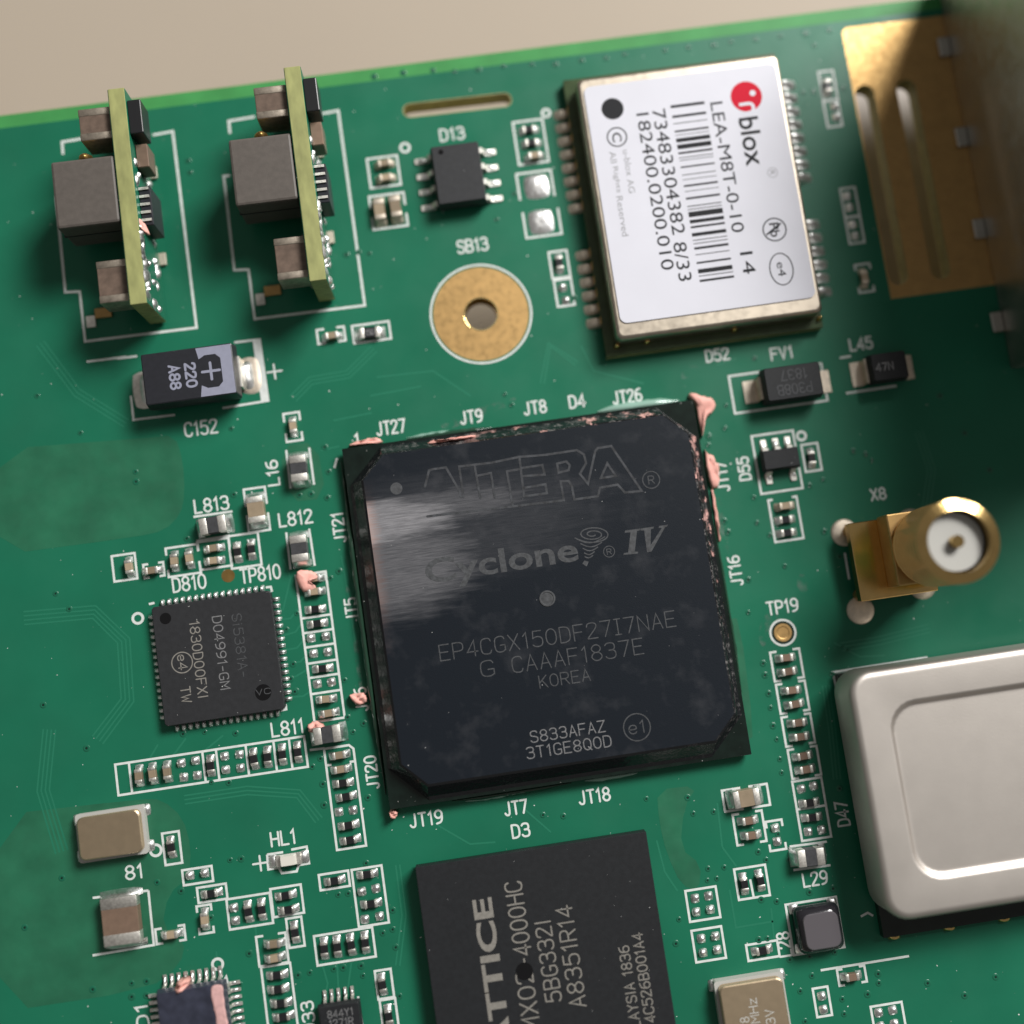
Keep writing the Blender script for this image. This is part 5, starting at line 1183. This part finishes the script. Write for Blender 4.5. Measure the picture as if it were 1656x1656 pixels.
big = thing('shade_cage', 'tall folded steel cage behind the slotted gold pad, added to shade the board', 'connector', (38.8, 12.6, .02))  # unseen block, added to cast the shadow over the board's upper right
BW, BL, BH = 16.0, 32.8, 22.0
m_ = MB(); th = .3
m_.box(0, 0, 0, th, BL, BH, .06); m_.build('side_wall', 'steel', big)
MB().box(BW - th, 0, 0, BW, BL, BH, .06).build('side_wall', 'steel', big)
MB().box(th + .002, 0, 0, BW - th - .002, th, BH, .06).build('rear_wall', 'steel', big)
MB().box(th + .002, th + .002, BH - th, BW - th - .002, BL, BH, .06).build('roof', 'steel', big)
MB().box(-9.5, 6.0, -9.6, BW, BL - 3.5, -9.0).build('slot_shade_plate', 'shade_plate_taupe', big)  # added plate below the board, only there to darken the slots
MB().box(th + .01, th + 3, .5, BW - th - .01, BL - 3, BH - th - .01, .2).build('insert', 'resistor_black', big)
for k in range(4):
    MB().box(-.9, 3.0 + k * 7.6, 0, -.002, 4.6 + k * 7.6, .3, .08).build('foot', 'steel', big)

# ================================================================== pink thermal putty
def putty(label, outline, z, h, material='putty', name='thermal_putty'):
    pp = [P(*p, z) for p in outline]; cen = sum(pp, Vector()) / len(pp)
    r = tag(link(name, None), label, 'putty residue', 'pink putty residue')
    rnd = random.Random(len(label))
    lo_ = chaikin([Vector((p.x - cen.x + rnd.uniform(-.05, .05), p.y - cen.y + rnd.uniform(-.05, .05))) for p in pp], True, 2); n = len(lo_)
    lo_ = [p + Vector((rnd.uniform(-.045, .045), rnd.uniform(-.045, .045))) for p in lo_]
    ph = rnd.uniform(0, 6)
    rings = []
    for s, zz in ((1.0, 0), (.97, .55), (.86, .86), (.6, 1.0), (.3, .92)):
        rings.append([Vector((p.x * s, p.y * s, h * zz * (1 + .22 * math.sin(ph + zz * 3 + i_ * 6.28 * 2 / n) + rnd.uniform(-.05, .05)))) for i_, p in enumerate(lo_)])
    m2 = MB(); m2.loft(rings); me = m2.mesh(name, material, True)
    bpy.data.objects.remove(r); o = link(name, me, None, (cen.x, cen.y, z)); tag(o, label, 'putty residue', 'pink putty residue'); return o
putty('pink putty lump at the upper right corner of the largest chip', [(1110, 640), (1120, 634), (1136, 643), (1150, 643), (1158, 654), (1152, 668), (1140, 676), (1136, 700), (1134, 712), (1130, 690), (1124, 652)], .03, .55)
putty('pink putty patch over the start of the JT17 marking', [(1139, 724), (1143, 735), (1154, 737), (1155, 748), (1162, 752), (1160, 772), (1164, 778), (1158, 790), (1148, 792), (1144, 770), (1140, 746)], .03, .42)
putty('thin pink putty strip on the right flank below JT17', [(1150, 792), (1154, 792), (1158, 815), (1160, 838), (1164, 876), (1162, 878), (1156, 845), (1152, 815)], .03, .22)
putty('small pink putty ridge beside the 1 at the largest chip corner', [(560, 722), (575, 714), (588, 714), (602, 709), (616, 711), (620, 716), (600, 719), (575, 724)], .03, .6)
putty('pink putty line along the top flank of the largest chip', [(686, 722), (698, 714), (706, 717), (724, 712), (752, 708), (775, 705), (760, 711), (730, 716)], 1.0, .95)
putty('pink putty blob on the top capacitor of the tall column', [(479, 928), (486, 922), (498, 922), (512, 926), (518, 934), (508, 938), (500, 942), (512, 948), (508, 956), (490, 958), (482, 945)], .25, .42)
putty('pink putty blob behind the L811 inductor', [(499, 1172), (505, 1166), (516, 1166), (524, 1172), (532, 1176), (520, 1182), (504, 1186), (499, 1180)], .05, .9)
putty('pink putty blob covering the start of the JT6 marking', [(564, 1124), (572, 1122), (584, 1119), (592, 1123), (595, 1132), (590, 1140), (578, 1140), (570, 1132)], .03, .6)
putty('pink putty dab at the lower left corner of the largest chip', [(630, 1310), (638, 1307), (643, 1312), (642, 1320), (635, 1324), (630, 1318)], .03, .8)
putty('pink putty lump behind the bluish corner chip', [(286, 1594), (290, 1584), (300, 1577), (309, 1577), (312, 1584), (308, 1594), (296, 1600)], .05, 1.35)
putty('pink putty smear on top of the bluish corner chip', [(341, 1593), (360, 1591), (362, 1605), (365, 1630), (372, 1670), (352, 1672), (348, 1640), (342, 1620)], 1.37, .06, 'putty_film')
c = pm2.location
o = putty('pink putty scrap stuck to the left upright power module', [(217, 352), (226, 354), (238, 366), (244, 383), (236, 380), (226, 372), (218, 370)], 4.75, .6)
